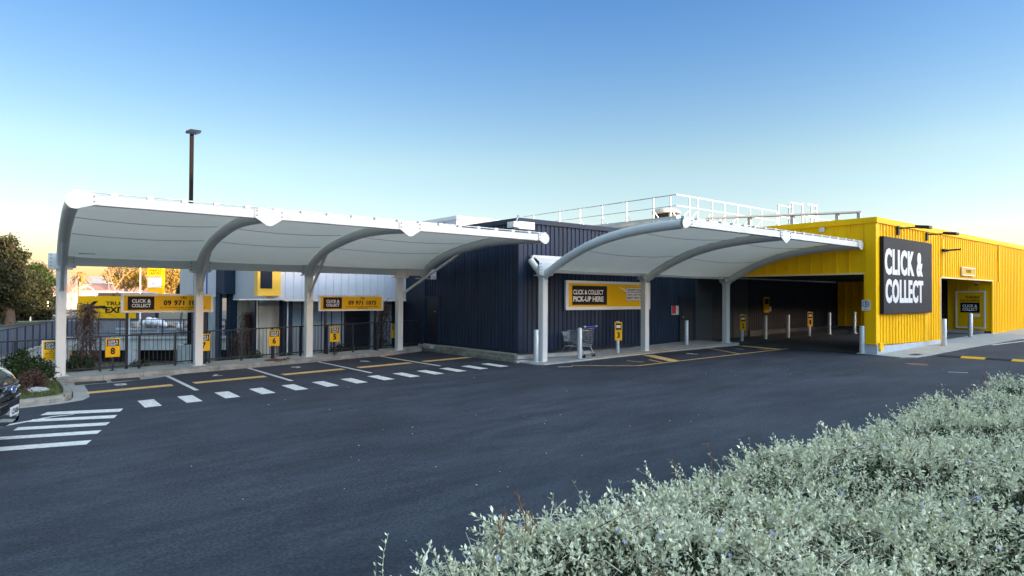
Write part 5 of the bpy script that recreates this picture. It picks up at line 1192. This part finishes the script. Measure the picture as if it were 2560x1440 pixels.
# drooping dead brown plants behind the fence
def weeping(px_, py_top, dep, w, label, seed, n=900, wig=.25, zb=-1.5):
    top = at(px_, py_top, dep); t = thing('dead_climber', (top.x, top.y, zb), label, 'dead plant', 'dead brown climbers behind the fence'); g = np.random.default_rng(seed)
    mb = MB()
    for k in range(4):
        o = Vector((g.uniform(-w, w)*.35, g.uniform(-.2, .2), 0)); mb.tube([(top.x+o.x*1.6, top.y+o.y, zb), (top.x+o.x, top.y+o.y, (zb+top.z)/2), (top.x+o.x*.4, top.y, top.z-.1)], [.05, .035, .015], 6)
    mb.build('stem', 'bark', t); V = []; H = top.z-zb
    for k in range(n):
        z = zb+H*(1-g.uniform(0, 1)**1.5*.95); ww = w*(.35+.65*math.sin(min(1, (top.z-z)/H*1.15+.12)*math.pi)**.6); x = top.x+g.normal()*ww*.45; y = top.y+g.normal()*ww*.4
        L = g.uniform(.2, .65); p = np.array([x, y, z]); d = np.array([g.normal()*wig, g.normal()*wig, -.4+g.normal()*.5]); s_ = np.cross(d, g.normal(size=3)); s_ = s_/np.linalg.norm(s_)*g.uniform(.005, .013)
        p1 = p+d*L*.5; p2 = p1+(d+np.array([0, 0, -.5]))*L*.5; V += [p-s_, p+s_, p1+s_*.8, p1-s_*.8, p1-s_*.8, p1+s_*.8, p2+s_*.2, p2-s_*.2]
    V = np.array(V); np_mesh('strands', V, np.arange(len(V)).reshape(-1, 4), 'reed', t)
weeping(218, 762, 22.5, .40, 'big reddish brown dead climber in front of the truck exit sign', 41, 1250, .5)
weeping(628, 780, 22.5, .42, 'tall dead brown climber hanging left of the number 6 sign', 42, 2000, .3)
weeping(592, 830, 24, .3, 'thin dead stems right of the second canopy post', 43, 350, .5)
weeping(958, 762, 24, .35, 'greyish dead climber against the pale wall left of the fourth post', 44, 700, .35)
# shrubs at the fence foot and in the planter
def shrub(name, c, blobs, n, size, label, mat, cat='shrub', seed=1, grp=None):
    c = Vector(c); t = thing(name, c, label, cat, grp); mb = MB(); rg = random.Random(seed)
    for b, r in blobs:
        for _ in range(3): mb.tube([c, Vector(b)+Vector((rg.uniform(-1, 1), rg.uniform(-1, 1), rg.uniform(-.4, .8)))*(r*.7)], [.012, .004], 5)
    mb.build('stems', 'bark', t); V, F = leaf_cloud([(tuple(b), r) for b, r in blobs], n, size, seed); np_mesh('leaves', V, F, mat, t)
def sb(x, y, dep, r):                    # beyond the fence line when dep is past 17
    return (tuple(on_y(x, y, 21.25)), r*1.15) if dep > 17 else (tuple(at(x, y, dep)), r)
shrub('green_shrub', at(95, 935, 15.6), [sb(75, 925, 15.6, .25), sb(95, 912, 15.6, .2), sb(110, 930, 15.6, .22), sb(50, 930, 15.4, .22), sb(60, 905, 15.6, .14)], 420, .035, 'dark green bushy shrub in the planter corner by the fence', 'leaf_mid', seed=51)
shrub('leafy_sapling', at(52, 930, 15.8), [sb(56, 880, 15.8, .09), sb(52, 895, 15.8, .13), sb(62, 905, 15.8, .12), sb(30, 895, 15.8, .10), sb(24, 910, 15.8, .14), sb(44, 915, 15.8, .15)], 330, .028, 'young leafy sapling standing over the black car bonnet', 'leaf_mid', 'sapling', 52)
shrub('brown_shrub', at(85, 955, 14.6), [sb(80, 945, 14.6, .2), sb(65, 952, 14.4, .16), sb(95, 955, 14.6, .16), sb(58, 985, 13.8, .12)], 420, .022, 'dry reddish brown bush on the grass island', leaf_mat('dry bush leaves', (.06, .035, .02), (.16, .10, .05)) and 'reed', seed=53)
shrub('green_shrub', at(638, 905, 19.5), [sb(636, 892, 19.5, .15), sb(628, 902, 19.5, .12)], 160, .035, 'green shrub growing behind the fence left of the number 6 sign', 'leaf_mid', seed=54)
shrub('green_shrub', at(715, 898, 19.3), [sb(705, 897, 19.3, .08), sb(722, 892, 19.3, .08), sb(738, 895, 19.3, .06)], 110, .03, 'low dark shrub behind the fence right of the number 6 sign', 'leaf_dark', seed=55)
shrub('green_shrub', at(835, 888, 19.8), [sb(838, 880, 19.8, .16), sb(850, 874, 19.8, .13)], 150, .035, 'dark shrub under the number 5 sign behind the fence', 'leaf_dark', seed=56)
shrub('green_shrub', at(355, 915, 17.6), [sb(345, 912, 17.6, .08), sb(362, 910, 17.8, .08)], 110, .03, 'low green clump behind the fence right of the number 8 sign', 'leaf_mid', seed=57)
shrub('green_shrub', at(200, 925, 17.3), [sb(190, 915, 17.3, .2), sb(215, 912, 17.3, .18), sb(175, 922, 17.3, .14)], 320, .035, 'green shrub at the foot of the big brown climber', 'leaf_mid', seed=58)
# grass island
mb = MB(); pl = [(-6, 16.05), (.3, 16.32), (.85, 16.42), (1.05, 16.6), (1.15, 17.0), (1.2, 19.5), (-6, 19.5)]
mb.add([(x, y, gz(x)+.11) for x, y in pl], [tuple(range(len(pl)))]); struct(mb.build('planter_soil', 'soil'))
g = np.random.default_rng(9); n = 15000
X = g.uniform(-3, 1.15, n); Y = g.uniform(16.35, 19.4, n); keep = (np.sin(X*5+1)+np.sin(Y*4+X*3)+g.normal(size=n)*.7 > -.7); X, Y = X[keep], Y[keep]; n = len(X)
h = g.uniform(.02, .07, n); a = g.uniform(0, 6.28, n); dx, dy = np.cos(a)*.006, np.sin(a)*.006; lx, ly = g.normal(size=n)*.025, g.normal(size=n)*.025; z = SL*X+.108
V = np.stack([np.stack([X-dx, Y-dy, z], 1), np.stack([X+dx, Y+dy, z], 1), np.stack([X+lx+dx*.3, Y+ly+dy*.3, z+h], 1), np.stack([X+lx-dx*.3, Y+ly-dy*.3, z+h], 1)], 1).reshape(-1, 3)
tag(np_mesh('grass', V, np.arange(n*4).reshape(-1, 4), 'grass'), 'patchy short grass on the kerbed island', 'grass', None, 'stuff')
g = np.random.default_rng(10); n = 22000; X = g.uniform(-1, 12.4, n); Y = g.uniform(20.98, 22.4, n); z = np.where(Y < 21.2, SL*X+.05, SL*X-.05-(Y-21.2)*.9)-.02
h = g.uniform(.04, .18, n); a = g.uniform(0, 6.28, n); dx, dy = np.cos(a)*.010, np.sin(a)*.010; lx, ly = g.normal(size=n)*.05, g.normal(size=n)*.05
V = np.stack([np.stack([X-dx, Y-dy, z], 1), np.stack([X+dx, Y+dy, z], 1), np.stack([X+lx+dx*.3, Y+ly+dy*.3, z+h], 1), np.stack([X+lx-dx*.3, Y+ly-dy*.3, z+h], 1)], 1).reshape(-1, 3)
tag(np_mesh('ground_cover', V, np.arange(n*4).reshape(-1, 4), 'grass'), 'low green weeds along the foot of the fence', 'ground cover', None, 'stuff')
rg = random.Random(12); P = on_g(88, 980, .1)
mb = MB(); rock_mesh(mb, (P.x, P.y, P.z+.03), .2, rg, .4); rock_mesh(mb, (P.x+.14, P.y+.02, P.z+.03), .13, rg, .5); tag(mb.build('white_rock', 'rockw'), 'pale flat rock lying on the grass island', 'rock')

# ================================================================== SILVER HEDGE
HX0, HX1, HY0, HY1, HZ = .99, 16.0, .50, 1.86, 1.45
def hheight(X, Y):
    n_ = .035*np.sin(X*3.1+Y*2)+.03*np.sin(X*7.3+1+Y*5)+.022*np.sin(Y*9+X*4)+.015*np.sin(X*15+Y*13)
    def edge(d, w): t = np.clip(d/w, 0, 1); return 1-np.sqrt(np.clip(1-(1-t)**2, 0, 1))
    drop = edge(HY1-Y+.05, .16)*.35+edge(Y-HY0+.10+.12*np.sin(X*2.0), .55)*.5+edge(X-HX0+.02, .3)*.35
    return HZ+n_-drop-.06*np.exp(-((X-1.28)/.26)**2)
def sprig_proto(g, leafs, L, big=1.0):
    V = []; F = []; 
    bend = g.normal(size=2)*.25
    def axis(t): return np.array([bend[0]*t*t*L, bend[1]*t*t*L, t*L])
    a0 = g.uniform(0, 6.28)
    for i in range(leafs):
        t = (i+.6)/leafs; c = axis(t); 
        for sd in (0, 1):
            az = a0+i*1.57+sd*3.14+g.normal()*.25; el = .55+.65*t+g.normal()*.15; ln = (.0135+.0068*math.sin(t*3.0))*big*g.uniform(.75, 1.3)*(1 if t < .85 else .7); w = ln*.25
            d = np.array([math.cos(az)*math.cos(el), math.sin(az)*math.cos(el), math.sin(el)]); s_ = np.array([-math.sin(az), math.cos(az), 0]); nrm = np.cross(d, s_)
            b = len(V); V += [c, c+d*ln*.5+s_*w-nrm*w*.3, c+d*ln-nrm*ln*.08, c+d*ln*.5-s_*w-nrm*w*.3, c+d*ln*.5+nrm*w*.12]
            F += [(b, b+1, b+2, b+4), (b, b+4, b+2, b+3)]
    SV = []; SF = []; r = .0013*big
    for i in range(4):
        c = axis(i/3)
        for k in range(3): SV.append(c+np.array([math.cos(k*2.09)*r, math.sin(k*2.09)*r, 0])*(1-.2*i))
    for i in range(3):
        for k in range(3): SF.append((i*3+k, i*3+(k+1) % 3, i*3+3+(k+1) % 3, i*3+3+k))
    return np.array(V), np.array(F), np.array(SV), np.array(SF)
g = np.random.default_rng(77)
protos = [sprig_proto(g, int(g.integers(5, 8)), g.uniform(.07, .12)) for _ in range(14)]
def rot_frames(D, g):
    D = D/np.linalg.norm(D, axis=1)[:, None]; A = g.normal(size=D.shape); U = np.cross(D, A); U /= np.linalg.norm(U, axis=1)[:, None]; return U, np.cross(D, U), D
def scatter(n, depth, g, xr, tilt, scale=(.8, 1.25), side=False):
    if side == 'front': X = g.uniform(*xr, n); Y = np.full(n, HY1-.02)-g.uniform(0, .04, n); Zp = hheight(X, Y)-g.uniform(0, 1, n)**1.3*.6; D = np.stack([g.normal(size=n)*.5, np.full(n, 1.), g.normal(size=n)*.5+.3], 1)
    elif side == 'end': Y = g.uniform(HY0, HY1, n); X = np.full(n, HX0+.05)-g.uniform(0, .06, n); Zp = hheight(X+.1, Y)-g.uniform(0, 1, n)**1.3*.7; D = np.stack([np.full(n, -1.), g.normal(size=n)*.5, g.normal(size=n)*.5+.4], 1)
    else:
        X = g.uniform(*xr, n); Y = g.uniform(HY0-.05, HY1, n); Zp = hheight(X, Y)-depth-g.uniform(0, .05, n)
        D = np.stack([g.normal(size=n)*tilt, g.normal(size=n)*tilt+(Y-1.2)*.4, np.ones(n)], 1)
    k_ = (np.sin(X*9+2*np.sin(Y*7))*np.sin(Y*11+X*3.3)+.35*np.sin(X*23+Y*17) > -.28) | (g.random(n) < .42) | (depth > .1)      # tufts and gaps
    return np.stack([X, Y, Zp], 1)[k_], D[k_], g.uniform(*scale, n)[k_]
def bake(sets, g, matl, root, nm_leaf='foliage', nm_stem='twigs'):
    LV, LF, SV, SF = [], [], [], []; lo = so = 0
    for P_, D, S in sets:
        U, Vv, W_ = rot_frames(D, g); which = g.integers(0, len(protos), len(P_))
        for k, (v, f, sv, sf) in enumerate(protos):
            m_ = which == k
            if not m_.any(): continue
            fr = np.stack([U[m_], Vv[m_], W_[m_]], 1)                     # n,3,3
            a = np.einsum('vi,nij->nvj', v, fr)*S[m_][:, None, None]+P_[m_][:, None, :]; n_ = len(a)
            LV.append(a.reshape(-1, 3)); LF.append((f[None]+(np.arange(n_)*len(v))[:, None, None]+lo).reshape(-1, 4)); lo += n_*len(v)
            a = np.einsum('vi,nij->nvj', sv, fr)*S[m_][:, None, None]+P_[m_][:, None, :]
            SV.append(a.reshape(-1, 3)); SF.append((sf[None]+(np.arange(n_)*len(sv))[:, None, None]+so).reshape(-1, 4)); so += n_*len(sv)
    np_mesh(nm_leaf, np.concatenate(LV), np.concatenate(LF), matl, root); np_mesh(nm_stem, np.concatenate(SV), np.concatenate(SF), 'hstem', root)
HG = thing('silver_hedge', (4, 1.2, 0), 'clipped hedge of small silvery grey-green leaves with lilac flowers in the foreground', 'hedge')
top = [scatter(4100, .08, g, (HX0, 3.2), .75), scatter(3200, .07, g, (3.2, 6), .75), scatter(4200, .05, g, (6, HX1), .7, (1, 1.6)), scatter(1300, .03, g, (HX0, 6), .45, (.9, 1.3)),
       scatter(2400, 0, g, (HX0, 9), 0, side='front'), scatter(700, 0, g, (0, 0), 0, side='end')]
bake(top, g, 'silver', HG)
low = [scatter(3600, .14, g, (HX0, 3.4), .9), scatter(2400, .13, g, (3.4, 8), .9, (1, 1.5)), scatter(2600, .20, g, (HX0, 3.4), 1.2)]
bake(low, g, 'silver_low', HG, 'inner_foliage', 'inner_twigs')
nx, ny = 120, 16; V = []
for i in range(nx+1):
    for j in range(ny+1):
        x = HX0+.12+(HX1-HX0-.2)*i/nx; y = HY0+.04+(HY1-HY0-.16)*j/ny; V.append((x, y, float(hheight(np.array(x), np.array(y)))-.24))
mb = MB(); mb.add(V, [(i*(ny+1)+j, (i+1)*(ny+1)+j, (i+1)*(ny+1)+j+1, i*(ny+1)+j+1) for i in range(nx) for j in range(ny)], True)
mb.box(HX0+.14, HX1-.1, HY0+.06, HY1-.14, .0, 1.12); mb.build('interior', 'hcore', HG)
# loose long twigs
mb = MB(); rg = random.Random(2)
for _ in range(800):
    x = HX0+(rg.random()**1.6)*6; y = rg.uniform(HY0, HY1); z = float(hheight(np.array(x), np.array(y)))-.04; a = rg.uniform(0, 6.28); L = rg.uniform(.05, .13)
    d = Vector((math.cos(a), math.sin(a), rg.uniform(.0, .55))); p = Vector((x, y, z)); mb.tube([p, p+d*L*.5+Vector((0, 0, .01)), p+d*L], [.0022, .0018, .001], 4, False)
mb.build('loose_twigs', 'hstem', HG)
mb = MB()
for _ in range(700):
    x = HX0+(rg.random()**1.6)*6; y = rg.uniform(HY0, HY1); z = float(hheight(np.array(x), np.array(y)))-.07; a = rg.uniform(0, 6.28); L = rg.uniform(.06, .18)
    d = Vector((math.cos(a), math.sin(a), rg.uniform(.0, .6))); p = Vector((x, y, z)); mb.tube([p, p+d*L], [.0026, .0012], 4, False)
mb.build('woody_twigs', 'bark', HG)['kind'] = 'stuff'
dead = [scatter(260, .03, g, (HX0, 6), .9, (.8, 1.2))]; bake(dead, g, 'deadleaf', HG, 'withered_leaves', 'withered_stems')
for o in HG.children: o['kind'] = 'stuff'
# lilac flowers
n = 170; X = HX0+g.random(n)**1.5*7; Y = g.uniform(HY0, HY1+.02, n); Zf = hheight(X, Y)+g.uniform(-.05, .025, n); V = []
for x, y, z in zip(X, Y, Zf):
    c = np.array([x, y, z])
    for k in range(5):
        d = g.normal(size=3)*.6+np.array([0, 0, -.8]); d /= np.linalg.norm(d); s_ = np.cross(d, g.normal(size=3)); s_ /= np.linalg.norm(s_); ln = g.uniform(.008, .018); V += [c, c+d*ln*.5+s_*ln*.28, c+d*ln, c+d*ln*.5-s_*ln*.28]
np_mesh('flowers', np.array(V), np.arange(len(V)).reshape(-1, 4), 'lilac', HG)
# taller shoots standing above the hedge top: parts of the hedge
big = [sprig_proto(g, 5, .16, 1.9) for _ in range(2)]
def shoot(pxx, pyy, dist_y, L, lean, k, sc=1.0):
    p = on_y(pxx, pyy, dist_y); v, f, sv, sf = sprig_proto(g, k, L, sc); top_ = v[:, 2].max()
    for arr in (v, sv): arr[:, 0] += lean[0]*arr[:, 2]; arr[:, 1] += lean[1]*arr[:, 2]
    sv[:, :2] *= 1; off = np.array([p.x, p.y, p.z-top_])
    np_mesh('tall_shoot', np.concatenate([v, sv])+off, np.concatenate([f, sf+len(v)]), 'silver', HG)
shoot(1548, 1185, 1.72, .22, (-.05, .15), 4, 1.7); shoot(965, 1345, 1.62, .14, (-.3, .1), 8, .9); shoot(1045, 1358, 1.5, .12, (.2, .1), 5, 1.3)
shoot(1478, 1232, 1.76, .10, (-.2, 0), 6); shoot(1590, 1228, 1.8, .08, (0, 0), 6); shoot(1645, 1205, 1.8, .10, (-.1, 0), 8); shoot(1750, 1170, 1.8, .10, (-.2, 0), 8)
shoot(2118, 1050, 1.8, .16, (-.2, 0), 8, 1.1); shoot(1867, 1118, 1.8, .12, (-.1, 0), 7, 1.1); shoot(2000, 1092, 1.8, .12, (-.1, 0), 7, 1.1); shoot(2402, 975, 1.8, .14, (-.1, 0), 8, 1.1); shoot(1850, 1135, 1.8, .12, (-.4, 0), 8, 1)
# dry stalks
def stalk(pts, Y, label, r=.0016, extra=0, seed=0):
    P_ = [on_y(x, y, Y) for x, y in pts]; t = thing('dry_stalk', P_[-1], label, 'dry stalk', 'dry brown stalks rising from the hedge'); mb = MB(); mb.tube(P_, [r*.6+r*.6*i/len(P_) for i in range(len(P_))], 5); mb.build('stem', 'drystalk', t)
    mb = MB(); rg = random.Random(seed)
    for i in range(1, len(P_)):
        mb.tube([P_[i]-Vector((0, 0, .004)), P_[i]+Vector((0, 0, .004))], r*2.2, 6)
        for _ in range(extra): mb.tube([P_[i], P_[i]+Vector((rg.uniform(-.02, .02), rg.uniform(-.01, .01), rg.uniform(.005, .03)))], r*.5, 4)
    mb.build('seed_heads', 'drystalk', t)
stalk([(1666, 1147), (1680, 1150), (1690, 1166), (1694, 1190), (1700, 1215), (1706, 1240)], 1.8, 'hooked brown stalk, the lower left of the two curved ones')
stalk([(1754, 1109), (1770, 1110), (1776, 1130), (1778, 1158), (1783, 1183), (1786, 1215)], 1.8, 'hooked brown stalk, the taller right one of the two curved ones')
stalk([(1293, 1222), (1297, 1245), (1303, 1268), (1312, 1290), (1316, 1325)], 1.66, 'upright branching dry stalk, tallest in the left clump', .0018, 3, 1)
stalk([(1262, 1264), (1262, 1290), (1258, 1310), (1256, 1335)], 1.66, 'upright dry stalk at the left side of the left clump', .0015, 4, 2)
stalk([(1328, 1268), (1330, 1290), (1332, 1310), (1326, 1335)], 1.66, 'short upright dry stalk at the right side of the left clump', .0015, 3, 3)
stalk([(1245, 1300), (1248, 1318), (1252, 1345)], 1.62, 'shortest bushy dry stalk lowest in the left clump', .0015, 6, 4)
for i, (x, y, lab) in enumerate(((2455, 930, 'tallest thin dry weed at the right end of the hedge'), (2485, 945, 'dry weed right of the tallest one at the hedge end'), (2520, 915, 'dry branching weed at the far right edge'), (2425, 955, 'leftmost dry weed at the right end of the hedge'))):
    stalk([(x, y), (x+6, y+20), (x+3, y+42), (x+12, y+75)], 1.95, lab, .004, 7, 10+i)

# ================================================================== WHAT SHADES THE CAR PARK: an unseen block added behind the camera
t = thing('rear_shade_block', (0, -40, 0), 'long plain grey block opposite the canopies, added unseen to shade the car park', 'building')
BH = 10.5
mb = MB(); mb.box(-90, 150, -62, -36, -3, BH); mb.build('walls', 'greywall', t)
mb = MB(); mb.box(-91, 151, -63, -35.8, BH, BH+.3); mb.build('roof', 'roofgrey', t)
mb = MB(); mb.box(34.7, 44.2, -60, -37, BH+.3, 16.8); mb.build('tall_shade_part', 'greywall', t)  # raised part added to keep the low sun off the left trees
for k in range(12):
    mb = MB(); x = -80+k*18; mb.box(x, x+5, -36.05, -35.95, 0, 4); mb.build('roller_door', 'galv', t)
